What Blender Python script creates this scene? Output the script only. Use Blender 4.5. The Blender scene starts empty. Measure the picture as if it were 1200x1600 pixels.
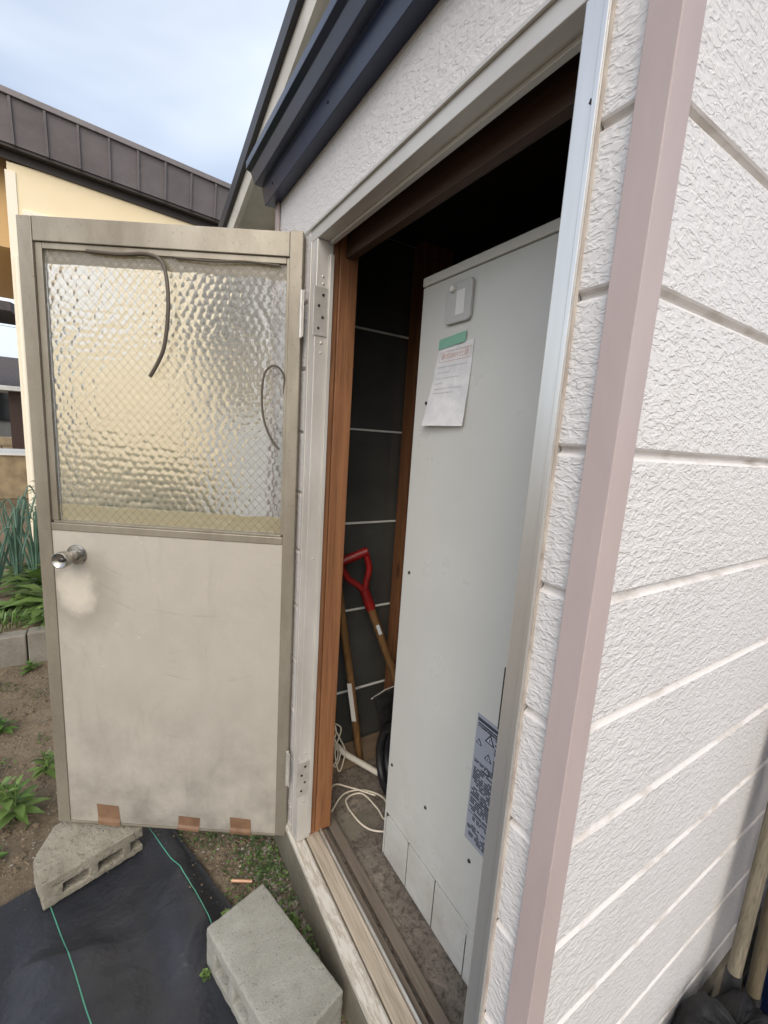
import bpy, bmesh, math, random
import numpy as np
from mathutils import Vector, Matrix, noise as mnoise
R = math.radians
rnd = random.Random(7)
scene = bpy.context.scene
COL = scene.collection

# ------------------------------------------------------------------ camera
CAMLOC = Vector((-0.4962, -0.2907, 1.585))
cam_data = bpy.data.cameras.new('camera')
cam = bpy.data.objects.new('camera', cam_data); COL.objects.link(cam)
rot = Matrix(((0.84856637, 0.0345923, -0.5279569), (-0.52516205, 0.17641774, -0.83251523), (0.06434235, 0.98370735, 0.16786872)))
cam.matrix_world = Matrix.Translation(CAMLOC) @ rot.to_4x4()
cam_data.sensor_fit = 'VERTICAL'; cam_data.sensor_height = 36.0; cam_data.sensor_width = 27.0
cam_data.lens = 677.0 / 1600.0 * 36.0
cam_data.clip_start = 0.02; cam_data.clip_end = 600
scene.camera = cam

# ------------------------------------------------------------------ sky, sun, exposure
SUN = Vector((-0.28, -0.44, 0.52)).normalized()
SUN_ELEV = math.asin(SUN.z); SUN_ROT = math.atan2(SUN.x, SUN.y)
world = bpy.data.worlds.new('World'); scene.world = world; world.use_nodes = True
wn = world.node_tree; wn.nodes.clear()
wout = wn.nodes.new('ShaderNodeOutputWorld'); wbg = wn.nodes.new('ShaderNodeBackground')
sky = wn.nodes.new('ShaderNodeTexSky'); sky.sky_type = 'NISHITA'; sky.sun_disc = False
sky.sun_elevation = SUN_ELEV; sky.sun_rotation = SUN_ROT; sky.dust_density = 5.0; sky.air_density = 1.0; sky.ozone_density = 1.0
tc = wn.nodes.new('ShaderNodeTexCoord'); mp = wn.nodes.new('ShaderNodeMapping'); mp.inputs['Scale'].default_value = (1.0, 1.0, 2.4)
mp.inputs['Location'].default_value = (0.62, 0.35, 0.1)
cn = wn.nodes.new('ShaderNodeTexNoise'); cn.inputs['Scale'].default_value = 1.3; cn.inputs['Detail'].default_value = 4; cn.inputs['Roughness'].default_value = 0.45
cn.inputs['Distortion'].default_value = 0.4
cr = wn.nodes.new('ShaderNodeMapRange'); cr.inputs['From Min'].default_value = 0.36; cr.inputs['From Max'].default_value = 0.72
cr.inputs['To Min'].default_value = 0.08; cr.inputs['To Max'].default_value = 0.84
mx = wn.nodes.new('ShaderNodeMix'); mx.data_type = 'RGBA'
mx.inputs['B'].default_value = (6.1, 6.45, 6.8, 1)          # thin bright cloud veil, same scale as the sky
wn.links.new(tc.outputs['Generated'], mp.inputs['Vector']); wn.links.new(mp.outputs[0], cn.inputs['Vector'])
wn.links.new(cn.outputs['Fac'], cr.inputs['Value']); wn.links.new(cr.outputs[0], mx.inputs['Factor'])
wn.links.new(sky.outputs[0], mx.inputs['A']); wn.links.new(mx.outputs['Result'], wbg.inputs['Color'])
wbg.inputs['Strength'].default_value = 0.135
wn.links.new(wbg.outputs[0], wout.inputs['Surface'])
sl = bpy.data.lights.new('sun', 'SUN'); sl.energy = 0.55; sl.angle = R(45.0); sl.color = (1.0, 0.98, 0.95)
so = bpy.data.objects.new('sun', sl); COL.objects.link(so); so.location = (3, -4, 8)
so.rotation_euler = SUN.to_track_quat('Z', 'Y').to_euler()
scene.view_settings.view_transform = 'Standard'; scene.view_settings.look = 'None'
scene.view_settings.exposure = 0.76; scene.view_settings.gamma = 1.0; scene.view_settings.use_curve_mapping = False
scene.render.engine = 'CYCLES'
scene.cycles.max_bounces = 14; scene.cycles.transmission_bounces = 10; scene.cycles.diffuse_bounces = 5; scene.cycles.glossy_bounces = 5
scene.cycles.use_denoising = True

# ------------------------------------------------------------------ materials
def srgb(r, g, b):
    f = lambda c: c / 12.92 if c <= 0.04045 else ((c + 0.055) / 1.055) ** 2.4
    return (f(r / 255), f(g / 255), f(b / 255))

class NT:
    def __init__(s, name):
        s.m = bpy.data.materials.new(name); s.m.use_nodes = True
        s.t = s.m.node_tree; s.b = s.t.nodes['Principled BSDF']; s.out = s.t.nodes['Material Output']
        s.tc = s.t.nodes.new('ShaderNodeTexCoord')
    def n(s, typ, **kw):
        x = s.t.nodes.new(typ)
        for k, v in kw.items():
            if k.startswith('_'): setattr(x, k[1:], v)
            else: x.inputs[k].default_value = v
        return x
    def l(s, a, b): s.t.links.new(a, b)
    def co(s, scale=(1, 1, 1), rot=(0, 0, 0)):
        m = s.n('ShaderNodeMapping'); m.inputs['Scale'].default_value = scale; m.inputs['Rotation'].default_value = rot
        s.l(s.tc.outputs['Object'], m.inputs['Vector']); return m.outputs[0]
    def noise(s, scale, detail=4, rough=0.55, dist=0.0, vec=None):
        x = s.n('ShaderNodeTexNoise', Scale=scale, Detail=detail, Roughness=rough, Distortion=dist)
        s.l(vec if vec is not None else s.tc.outputs['Object'], x.inputs['Vector']); return x.outputs['Fac']
    def ramp(s, fac, a, b, lo=0.0, hi=1.0, clamp=True):
        x = s.n('ShaderNodeMapRange'); x.clamp = clamp
        x.inputs['From Min'].default_value = a; x.inputs['From Max'].default_value = b
        x.inputs['To Min'].default_value = lo; x.inputs['To Max'].default_value = hi
        s.l(fac, x.inputs['Value']); return x.outputs[0]
    def mix(s, fac, ca, cb):
        x = s.n('ShaderNodeMix', _data_type='RGBA')
        if isinstance(fac, float): x.inputs['Factor'].default_value = fac
        else: s.l(fac, x.inputs['Factor'])
        for k, c in (('A', ca), ('B', cb)):
            if isinstance(c, tuple): x.inputs[k].default_value = (*c[:3], 1)
            else: s.l(c, x.inputs[k])
        return x.outputs['Result']
    def math(s, op, a, b=None):
        x = s.n('ShaderNodeMath', _operation=op)
        for i, v in enumerate((a, b)):
            if v is None: continue
            if isinstance(v, (int, float)): x.inputs[i].default_value = v
            else: s.l(v, x.inputs[i])
        return x.outputs[0]
    def col(s, c):
        if isinstance(c, tuple): s.b.inputs['Base Color'].default_value = (*c[:3], 1)
        else: s.l(c, s.b.inputs['Base Color'])
    def rough(s, r):
        if isinstance(r, float): s.b.inputs['Roughness'].default_value = r
        else: s.l(r, s.b.inputs['Roughness'])
    def bump(s, h, dist=0.001, strength=1.0):
        x = s.n('ShaderNodeBump', Strength=strength, Distance=dist); s.l(h, x.inputs['Height']); s.l(x.outputs[0], s.b.inputs['Normal'])

MAT = {}
def simple(name, c, rough=0.5, metal=0.0, c2=None, vs=6.0, bs=0.0, bd=0.001, detail=5, vec=(1, 1, 1), lo=0.35, hi=0.7, rv=0.0):
    t = NT(name); v = t.co(vec)
    n = t.noise(vs, detail, vec=v)
    t.col(t.mix(t.ramp(n, lo, hi), c, c2) if c2 else c)
    if rv: t.rough(t.ramp(n, 0.3, 0.7, rough - rv, rough + rv))
    else: t.rough(float(rough))
    t.b.inputs['Metallic'].default_value = metal
    if bs: t.bump(t.noise(bs, 6, 0.6, vec=v), bd)
    MAT[name] = t.m; return t

# embossed siding
t = NT('siding')
v = t.co((62, 62, 112))
n1 = t.noise(1.0, 1.0, 0.4, 0.25, v)
pl_ = t.ramp(n1, 0.455, 0.545); pl_ = t.math('SMOOTH_MIN', pl_, 1.0)
rg_ = t.ramp(t.math('ABSOLUTE', t.math('SUBTRACT', t.noise(0.8, 1.5, 0.5, 0.5, v), 0.5)), 0.0, 0.10, 1.0, 0.0)
hgt = t.math('ADD', t.math('MULTIPLY', pl_, 0.55), t.math('MULTIPLY', rg_, 0.45))
t.bump(hgt, 0.0016, 0.9)
st = t.noise(2.2, 5, 0.6, vec=t.co((1, 1, 0.5)))
dr = t.noise(1.0, 5, 0.65, 0.3, t.co((34, 34, 1.3)))
c = t.mix(t.ramp(st, 0.4, 0.75, 0, 0.6), srgb(212, 211, 210), srgb(201, 199, 197))
t.col(t.mix(t.ramp(dr, 0.55, 0.8, 0, 0.35), c, srgb(182, 177, 170)))
t.rough(0.42); MAT['siding'] = t.m
simple('siding_plain', srgb(212, 209, 206), 0.5, c2=srgb(160, 150, 138), vs=14, vec=(1, 1, 3), lo=0.5, hi=0.8)
simple('trim_pink', srgb(182, 168, 166), 0.42, c2=srgb(168, 154, 152), vs=5, vec=(1, 1, .35), bs=16, bd=0.0016)
t = simple('aluminium', srgb(234, 234, 232), 0.35, 0.82, c2=srgb(204, 204, 200), vs=10, vec=(1, 1, 0.12), bs=260, bd=0.00015, rv=0.08)
t = simple('alu_matte', srgb(205, 203, 198), 0.42, 0.35, c2=srgb(182, 178, 170), vs=9, vec=(1, .3, 0.3), bs=240, bd=0.0002)
simple('bright_metal', srgb(200, 198, 192), 0.34, 0.45, c2=srgb(180, 177, 170), vs=30, rv=0.06)
# door stiles: weathered champagne anodising with pits
t = NT('door_alu')
n = t.noise(5, 6, 0.65, vec=t.co((1, 1, 0.4))); p = t.noise(140, 2, 0.5)
c = t.mix(t.ramp(n, 0.35, 0.7), srgb(156, 150, 136), srgb(122, 115, 102))
c = t.mix(t.ramp(p, 0.66, 0.74, 0, 0.55), c, srgb(92, 82, 68))
t.col(c); t.b.inputs['Metallic'].default_value = 0.45; t.rough(t.ramp(n, 0.3, 0.7, 0.36, 0.5)); t.bump(t.noise(220, 3), 0.0002); MAT['door_alu'] = t.m
# door skin: dull sheet with grime to the bottom-left, scuffs, arc scratches
t = NT('door_skin')
n = t.noise(2.2, 8, 0.72, 0.3); n2 = t.noise(28, 5, 0.7); n3 = t.noise(9, 6, 0.7, 1.5, t.co((1, 1, 0.22)))
c = t.mix(t.ramp(n, 0.34, 0.68), srgb(186, 181, 170), srgb(172, 167, 157))
c = t.mix(t.ramp(n3, 0.54, 0.82, 0, 0.4), c, srgb(140, 135, 125))
c = t.mix(t.math('MULTIPLY', t.ramp(n2, 0.64, 0.72, 0, 0.8), t.ramp(t.noise(5, 3), .5, .65)), c, srgb(212, 208, 198))
sep = t.n('ShaderNodeSeparateXYZ'); t.l(t.tc.outputs['Object'], sep.inputs[0])
dx = t.math('ADD', sep.outputs[0], 0.25)
arc = t.math('ADD', t.math('MULTIPLY', t.math('MULTIPLY', dx, dx), -1.25), t.math('ADD', sep.outputs[2], t.math('MULTIPLY', t.noise(2.0, 2), 0.05)))
scr = t.noise(1.0, 3, 0.8, 0, None)
sv = t.n('ShaderNodeCombineXYZ'); t.l(arc, sv.inputs[2]); t.l(t.math('MULTIPLY', sep.outputs[0], 0.03), sv.inputs[0])
w = t.noise(58, 3, 0.6, 0, sv.outputs[0])
msk = t.math('MULTIPLY', t.ramp(w, 0.63, 0.70), t.ramp(t.noise(3.4, 3, 0.6), 0.5, 0.62, 0, 0.65))
c = t.mix(msk, c, srgb(120, 114, 104))
sm = t.n('ShaderNodeVectorMath', _operation='SUBTRACT'); t.l(t.tc.outputs['Object'], sm.inputs[0]); sm.inputs[1].default_value = (-0.60, 0.365, 0.905)
sl_ = t.n('ShaderNodeVectorMath', _operation='MULTIPLY'); t.l(sm.outputs[0], sl_.inputs[0]); sl_.inputs[1].default_value = (1.0, 1.0, .85)
ln_ = t.n('ShaderNodeVectorMath', _operation='LENGTH'); t.l(sl_.outputs[0], ln_.inputs[0])
dd = t.math('ADD', ln_.outputs['Value'], t.math('MULTIPLY', t.math('SUBTRACT', t.noise(16, 4, .6), .5), .07))
c = t.mix(t.ramp(dd, 0.075, 0.035, 0, 0.75), c, srgb(212, 206, 190))
c = t.mix(t.math('MULTIPLY', t.ramp(dd, 0.16, 0.085, 0, 1.0), t.ramp(dd, 0.06, 0.085, 0, 0.4)), c, srgb(128, 122, 110))
gr_ = t.math('MULTIPLY', t.ramp(sep.outputs[2], 0.6, 0.0, 0, 1), t.ramp(t.noise(6, 5, .65), .35, .7, 0, .7))
c = t.mix(gr_, c, srgb(100, 96, 86))
t.col(c); t.b.inputs['Metallic'].default_value = 0.25; t.rough(t.ramp(n, 0.3, 0.7, 0.42, 0.58)); t.bump(t.noise(9, 5), 0.0012); MAT['door_skin'] = t.m
simple('navy', srgb(30, 42, 72), 0.28, 0.0, c2=srgb(24, 34, 58), vs=8, bs=300, bd=0.0001)
# wood
def wood(name, ca, cb, cc, axis=2, sc=24, rough=0.6, knots=True):
    t = NT(name); s = [sc, sc, sc]; s[axis] = sc * 0.06
    v = t.co(tuple(s)); n = t.noise(1.0, 5, 0.65, 1.2, v)
    s2 = [sc * 7] * 3; s2[axis] = sc * 0.25
    f = t.noise(1.0, 3, 0.6, 0, t.co(tuple(s2)))
    c = t.mix(t.ramp(n, 0.35, 0.65), ca, cb); c = t.mix(t.ramp(f, 0.52, 0.75, 0, 0.6), c, cc)
    if knots:
        s3 = [9] * 3; s3[axis] = 3.2
        k = t.n('ShaderNodeTexVoronoi'); t.l(t.co(tuple(s3)), k.inputs['Vector']); k.inputs['Scale'].default_value = 1.0
        c = t.mix(t.ramp(k.outputs['Distance'], 0.06, 0.16, 0.85, 0.0), c, cc)
    t.col(c); t.rough(rough); t.bump(f, 0.0006); MAT[name] = t.m
wood('stud_wood', srgb(142, 98, 64), srgb(116, 76, 48), srgb(68, 42, 26), 2)
wood('lintel_wood', srgb(74, 51, 37), srgb(60, 41, 29), srgb(40, 27, 19), 1)
wood('plate_wood', srgb(136, 118, 96), srgb(112, 96, 78), srgb(92, 76, 58), 0)
wood('sill_wood', srgb(180, 169, 152), srgb(146, 134, 116), srgb(96, 86, 72), 1, 30, 0.8, False)
wood('brown_sill', srgb(118, 108, 96), srgb(98, 88, 77), srgb(66, 58, 50), 1, 26, 0.85, False)
wood('tool_wood', srgb(130, 98, 62), srgb(104, 76, 46), srgb(62, 44, 27), 2, 40, 0.45, False)
wood('old_wood', srgb(122, 115, 98), srgb(86, 80, 67), srgb(44, 40, 32), 2, 44, 0.8, False)
wood('khaki_wood', srgb(96, 87, 68), srgb(74, 66, 50), srgb(46, 40, 30), 2, 44, 0.7, False)
wood('stick_wood', srgb(206, 170, 132), srgb(188, 150, 112), srgb(150, 112, 80), 0, 60, 0.6, False)
# peeling paint on the front sill board
t = NT('peeling_paint')
n = t.noise(1.0, 6, 0.7, 0.6, t.co((120, 16, 120)))
t.col(t.mix(t.ramp(n, 0.47, 0.55), srgb(188, 184, 174), srgb(160, 152, 138)))
t.rough(0.8); t.bump(n, 0.0015); MAT['peeling_paint'] = t.m
def concrete(name, a, b, cdark, grain=170, pits=0.66, bd=0.0016):
    t = NT(name); n = t.noise(7, 7, 0.65); g = t.noise(grain, 4, 0.7); p = t.noise(grain * 0.55, 2, 0.5)
    c = t.mix(t.ramp(n, 0.35, 0.68), a, b); c = t.mix(t.ramp(g, 0.52, 0.75, 0, 0.55), c, cdark)
    c = t.mix(t.ramp(g, 0.4, 0.28, 0, 0.4), c, tuple(min(1, x * 1.35) for x in a))
    t.col(c); t.rough(0.92)
    t.bump(t.math('ADD', g, t.math('MULTIPLY', t.ramp(p, pits, pits + .08), -0.9)), bd); MAT[name] = t.m
concrete('block_concrete', srgb(150, 150, 142), srgb(132, 131, 122), srgb(96, 95, 86))
concrete('old_block', srgb(146, 142, 128), srgb(118, 114, 100), srgb(80, 76, 64), 120, 0.62, 0.003)
concrete('foundation_concrete', srgb(124, 118, 104), srgb(98, 94, 80), srgb(72, 68, 56), 130)
concrete('kerb_concrete', srgb(132, 128, 118), srgb(112, 108, 98), srgb(84, 80, 70), 90)
t = NT('floor_concrete')
n = t.noise(5, 8, 0.7, 0.5); g = t.noise(55, 6, 0.75); d = t.noise(16, 6, 0.7, 0.8)
c = t.mix(t.ramp(n, 0.35, 0.65), srgb(146, 137, 125), srgb(112, 104, 94)); c = t.mix(t.ramp(g, 0.48, 0.62, 0, 0.75), c, srgb(72, 65, 57))
c = t.mix(t.ramp(d, 0.56, 0.7, 0, 0.7), c, srgb(168, 156, 140)); t.col(c); t.rough(0.95); t.bump(t.math('ADD', g, d), 0.012); MAT['floor_concrete'] = t.m
t = NT('heater_paint'); n = t.noise(3.5, 4, .6); f = t.noise(40, 5, .7)
sp_ = t.n('ShaderNodeSeparateXYZ'); t.l(t.tc.outputs['Object'], sp_.inputs[0])
du_ = t.math('MULTIPLY', t.ramp(sp_.outputs[2], .45, 0.0, 0, 1), t.ramp(t.noise(9, 6, .7), .38, .7, 0, .55))
c = t.mix(t.ramp(n, .35, .7, 0, .5), srgb(196, 198, 193), srgb(187, 188, 183)); c = t.mix(du_, c, srgb(150, 142, 128)); c = t.mix(t.ramp(f, .68, .76, 0, .07), c, srgb(150, 146, 138))
t.col(c); t.rough(t.ramp(n, .3, .7, .24, .4)); t.bump(t.noise(4, 2), .004, .5); MAT['heater_paint'] = t.m
simple('heater_seam', (0.02, 0.02, 0.02), 0.6)
simple('plastic_grey', srgb(178, 180, 178), 0.35); simple('white_plastic', srgb(214, 214, 210), 0.4)
t = simple('paper', srgb(222, 223, 222), 0.7, c2=srgb(205, 206, 208), vs=24, bs=22, bd=0.004)
simple('green_tape', srgb(120, 172, 150), 0.3, bs=60, bd=0.0008); simple('brown_tape', srgb(124, 96, 74), 0.42, c2=srgb(104, 80, 62), vs=20, bs=90, bd=0.0005)
simple('red_print', srgb(208, 176, 164), 0.8); simple('grey_print', srgb(186, 188, 194), 0.8); simple('dark_print', srgb(52, 57, 66), 0.7)
simple('label_blue', srgb(150, 156, 168), 0.4); simple('label_panel', srgb(176, 184, 200), 0.4)
tt = simple('foil_panel', srgb(78, 80, 78), 0.12, 0.0, c2=srgb(60, 62, 60), vs=3, bs=4, bd=0.001); tt.b.inputs['Specular IOR Level'].default_value = 1.0
simple('joint_white', srgb(214, 216, 212), 0.5); simple('dark_lining', srgb(48, 44, 40), 0.8, c2=srgb(36, 33, 30), vs=4)
simple('red_plastic', srgb(146, 28, 28), 0.42, c2=srgb(112, 22, 22), vs=12); simple('sticker', srgb(196, 204, 206), 0.5)
simple('pvc_white', srgb(206, 202, 190), 0.35); simple('cable_white', srgb(212, 204, 186), 0.45)
simple('black_rubber', srgb(28, 29, 32), 0.45, c2=srgb(44, 45, 48), vs=20); simple('black_plastic', srgb(15, 16, 18), 0.65, bs=30, bd=0.006)
simple('steel_dark', srgb(78, 80, 82), 0.45, 0.7, c2=srgb(58, 54, 50), vs=30, bs=80, bd=0.0005)
simple('gasket', srgb(84, 76, 66), 0.6); simple('wire', srgb(104, 98, 88), 0.5, 0.4)
simple('sealant', srgb(196, 188, 178), 0.7, c2=srgb(160, 148, 138), vs=18)
simple('dark_gap', (0.012, 0.012, 0.012), 0.8)
# ground
t = NT('soil')
n = t.noise(2.3, 8, 0.65, 0.4); g = t.noise(46, 8, 0.75); p = t.noise(120, 3, 0.6)
c = t.mix(t.ramp(n, 0.35, 0.66), srgb(130, 116, 96), srgb(102, 90, 72)); c = t.mix(t.ramp(g, 0.48, 0.68, 0, 0.8), c, srgb(72, 62, 48))
c = t.mix(t.ramp(p, 0.62, 0.72, 0, 0.7), c, srgb(168, 156, 136)); t.col(c); t.rough(0.96); t.bump(t.math('ADD', g, t.math('MULTIPLY', p, .4)), 0.012); MAT['soil'] = t.m
t = NT('pebble')
ri = t.n('ShaderNodeObjectInfo'); n = t.noise(35, 3)
t.col(t.mix(t.ramp(n, 0.35, 0.65), srgb(150, 144, 132), srgb(84, 78, 68))); t.rough(0.9); MAT['pebble'] = t.m
t = NT('weed_cloth')
v = t.co((420, 420, 420), (0, 0, R(16))); wv = t.n('ShaderNodeTexChecker', Scale=1.0); t.l(v, wv.inputs['Vector'])
n = t.noise(5, 6, 0.65); du = t.noise(180, 3, .7)
c = t.mix(t.ramp(n, 0.35, 0.7), srgb(33, 36, 42), srgb(45, 47, 53)); c = t.mix(t.ramp(du, 0.66, 0.78, 0, 0.25), c, srgb(110, 106, 98))
t.col(c); t.rough(0.38); t.bump(t.math('ADD', t.math('MULTIPLY', wv.outputs['Fac'], .12), t.math('ADD', t.noise(70, 3), t.math('MULTIPLY', t.noise(16, 3), 2.5))), 0.0022); MAT['weed_cloth'] = t.m
simple('straw', srgb(158, 142, 112), 0.8, c2=srgb(124, 108, 84), vs=30)
simple('green_thread', srgb(72, 138, 116), 0.5)
def leafmat(name, a, b, vs=9):
    t = NT(name); n = t.noise(vs, 3); t.col(t.mix(t.ramp(n, 0.35, 0.65), a, b)); t.rough(0.45)
    t.b.inputs['Subsurface Weight'].default_value = 0.0
    tr = t.n('ShaderNodeBsdfTranslucent'); tr.inputs['Color'].default_value = (*[min(1, x * 1.3) for x in b], 1)
    ms = t.n('ShaderNodeMixShader'); ms.inputs[0].default_value = 0.3
    t.l(t.b.outputs[0], ms.inputs[1]); t.l(tr.outputs[0], ms.inputs[2]); t.l(ms.outputs[0], t.out.inputs['Surface']); MAT[name] = t.m
leafmat('leaf_fresh', srgb(116, 142, 78), srgb(90, 116, 58)); leafmat('leaf_dark', srgb(88, 106, 66), srgb(66, 84, 48))
leafmat('leaf_onion', srgb(112, 142, 126), srgb(86, 118, 100)); leafmat('leaf_grass', srgb(100, 134, 66), srgb(76, 108, 44))
leafmat('strip_tan', srgb(240, 228, 192), srgb(230, 210, 160), 14); leafmat('strip_brown', srgb(190, 176, 146), srgb(168, 152, 120), 14)
for nm in ('strip_tan', 'strip_brown'): MAT[nm].node_tree.nodes['Mix Shader'].inputs[0].default_value = .8
# houses
simple('yellow_wall', srgb(230, 216, 182), 0.85, c2=srgb(226, 209, 172), vs=1.2, bs=90, bd=0.002)
simple('cream_trim', srgb(232, 224, 204), 0.6); simple('tan_wall', srgb(196, 164, 116), 0.8)
simple('brown_metal', srgb(114, 109, 110), 0.5, 0.2, c2=srgb(100, 95, 96), vs=3, bs=3, bd=0.01); simple('dark_soffit', srgb(52, 46, 44), 0.7)
simple('white_fascia', srgb(206, 204, 196), 0.55, c2=srgb(182, 180, 172), vs=4); simple('grey_wall', srgb(196, 196, 192), 0.75, c2=srgb(182, 182, 178), vs=3, bs=60, bd=0.002)
simple('roof_dark', srgb(52, 52, 58), 0.5); simple('far_wall', srgb(168, 166, 158), 0.8, c2=srgb(140, 136, 128), vs=1.5)
simple('far_roof', srgb(78, 72, 70), 0.8, c2=srgb(58, 54, 54), vs=9); simple('far_brown', srgb(66, 48, 42), 0.6); simple('snow_white', srgb(222, 226, 226), 0.6)
simple('window_dark', srgb(48, 52, 54), 0.12); simple('far_stone', srgb(164, 148, 120), 0.8, c2=srgb(130, 116, 94), vs=6)
simple('utility_wire', srgb(70, 70, 74), 0.6); simple('blue_tarp', srgb(34, 66, 128), 0.4, c2=srgb(26, 48, 96), vs=5, bs=14, bd=0.02)
simple('curtain', srgb(226, 226, 222), 0.3)
simple('chrome', srgb(190, 188, 182), 0.22, 0.95, c2=srgb(150, 148, 142), vs=20)

# glass
t = NT('hammered_glass'); t.col((0.97, 0.985, 0.975)); t.rough(0.10); t.b.inputs['Transmission Weight'].default_value = 1.0; t.b.inputs['IOR'].default_value = 1.48; 
dt = t.n('ShaderNodeBsdfTranslucent'); dt.inputs['Color'].default_value = (.86, .87, .86, 1); df = t.n('ShaderNodeBsdfDiffuse'); df.inputs['Color'].default_value = (.8, .8, .78, 1)
m1 = t.n('ShaderNodeMixShader'); m1.inputs[0].default_value = .4; t.l(dt.outputs[0], m1.inputs[1]); t.l(df.outputs[0], m1.inputs[2])
m2 = t.n('ShaderNodeMixShader'); m2.inputs[0].default_value = .11; t.l(t.b.outputs[0], m2.inputs[1]); t.l(m1.outputs[0], m2.inputs[2]); t.l(m2.outputs[0], t.out.inputs['Surface'])
MAT['hammered_glass'] = t.m
t = NT('copper'); t.col(srgb(190, 152, 124)); t.rough(0.5); t.b.inputs['Metallic'].default_value = 0.5; MAT['copper'] = t.m

# ------------------------------------------------------------------ mesh helpers
WL = {}
def tag(o, label=None, cat=None, group=None, kind=None):
    if label: o['label'] = label
    if cat: o['category'] = cat
    if group: o['group'] = group
    if kind: o['kind'] = kind
    return o
def thing(name, loc, label, cat, group=None):
    o = bpy.data.objects.new(name, None); COL.objects.link(o); o.location = loc; o.empty_display_size = 0.1
    WL[o.name] = Vector(loc); return tag(o, label, cat, group)

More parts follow.
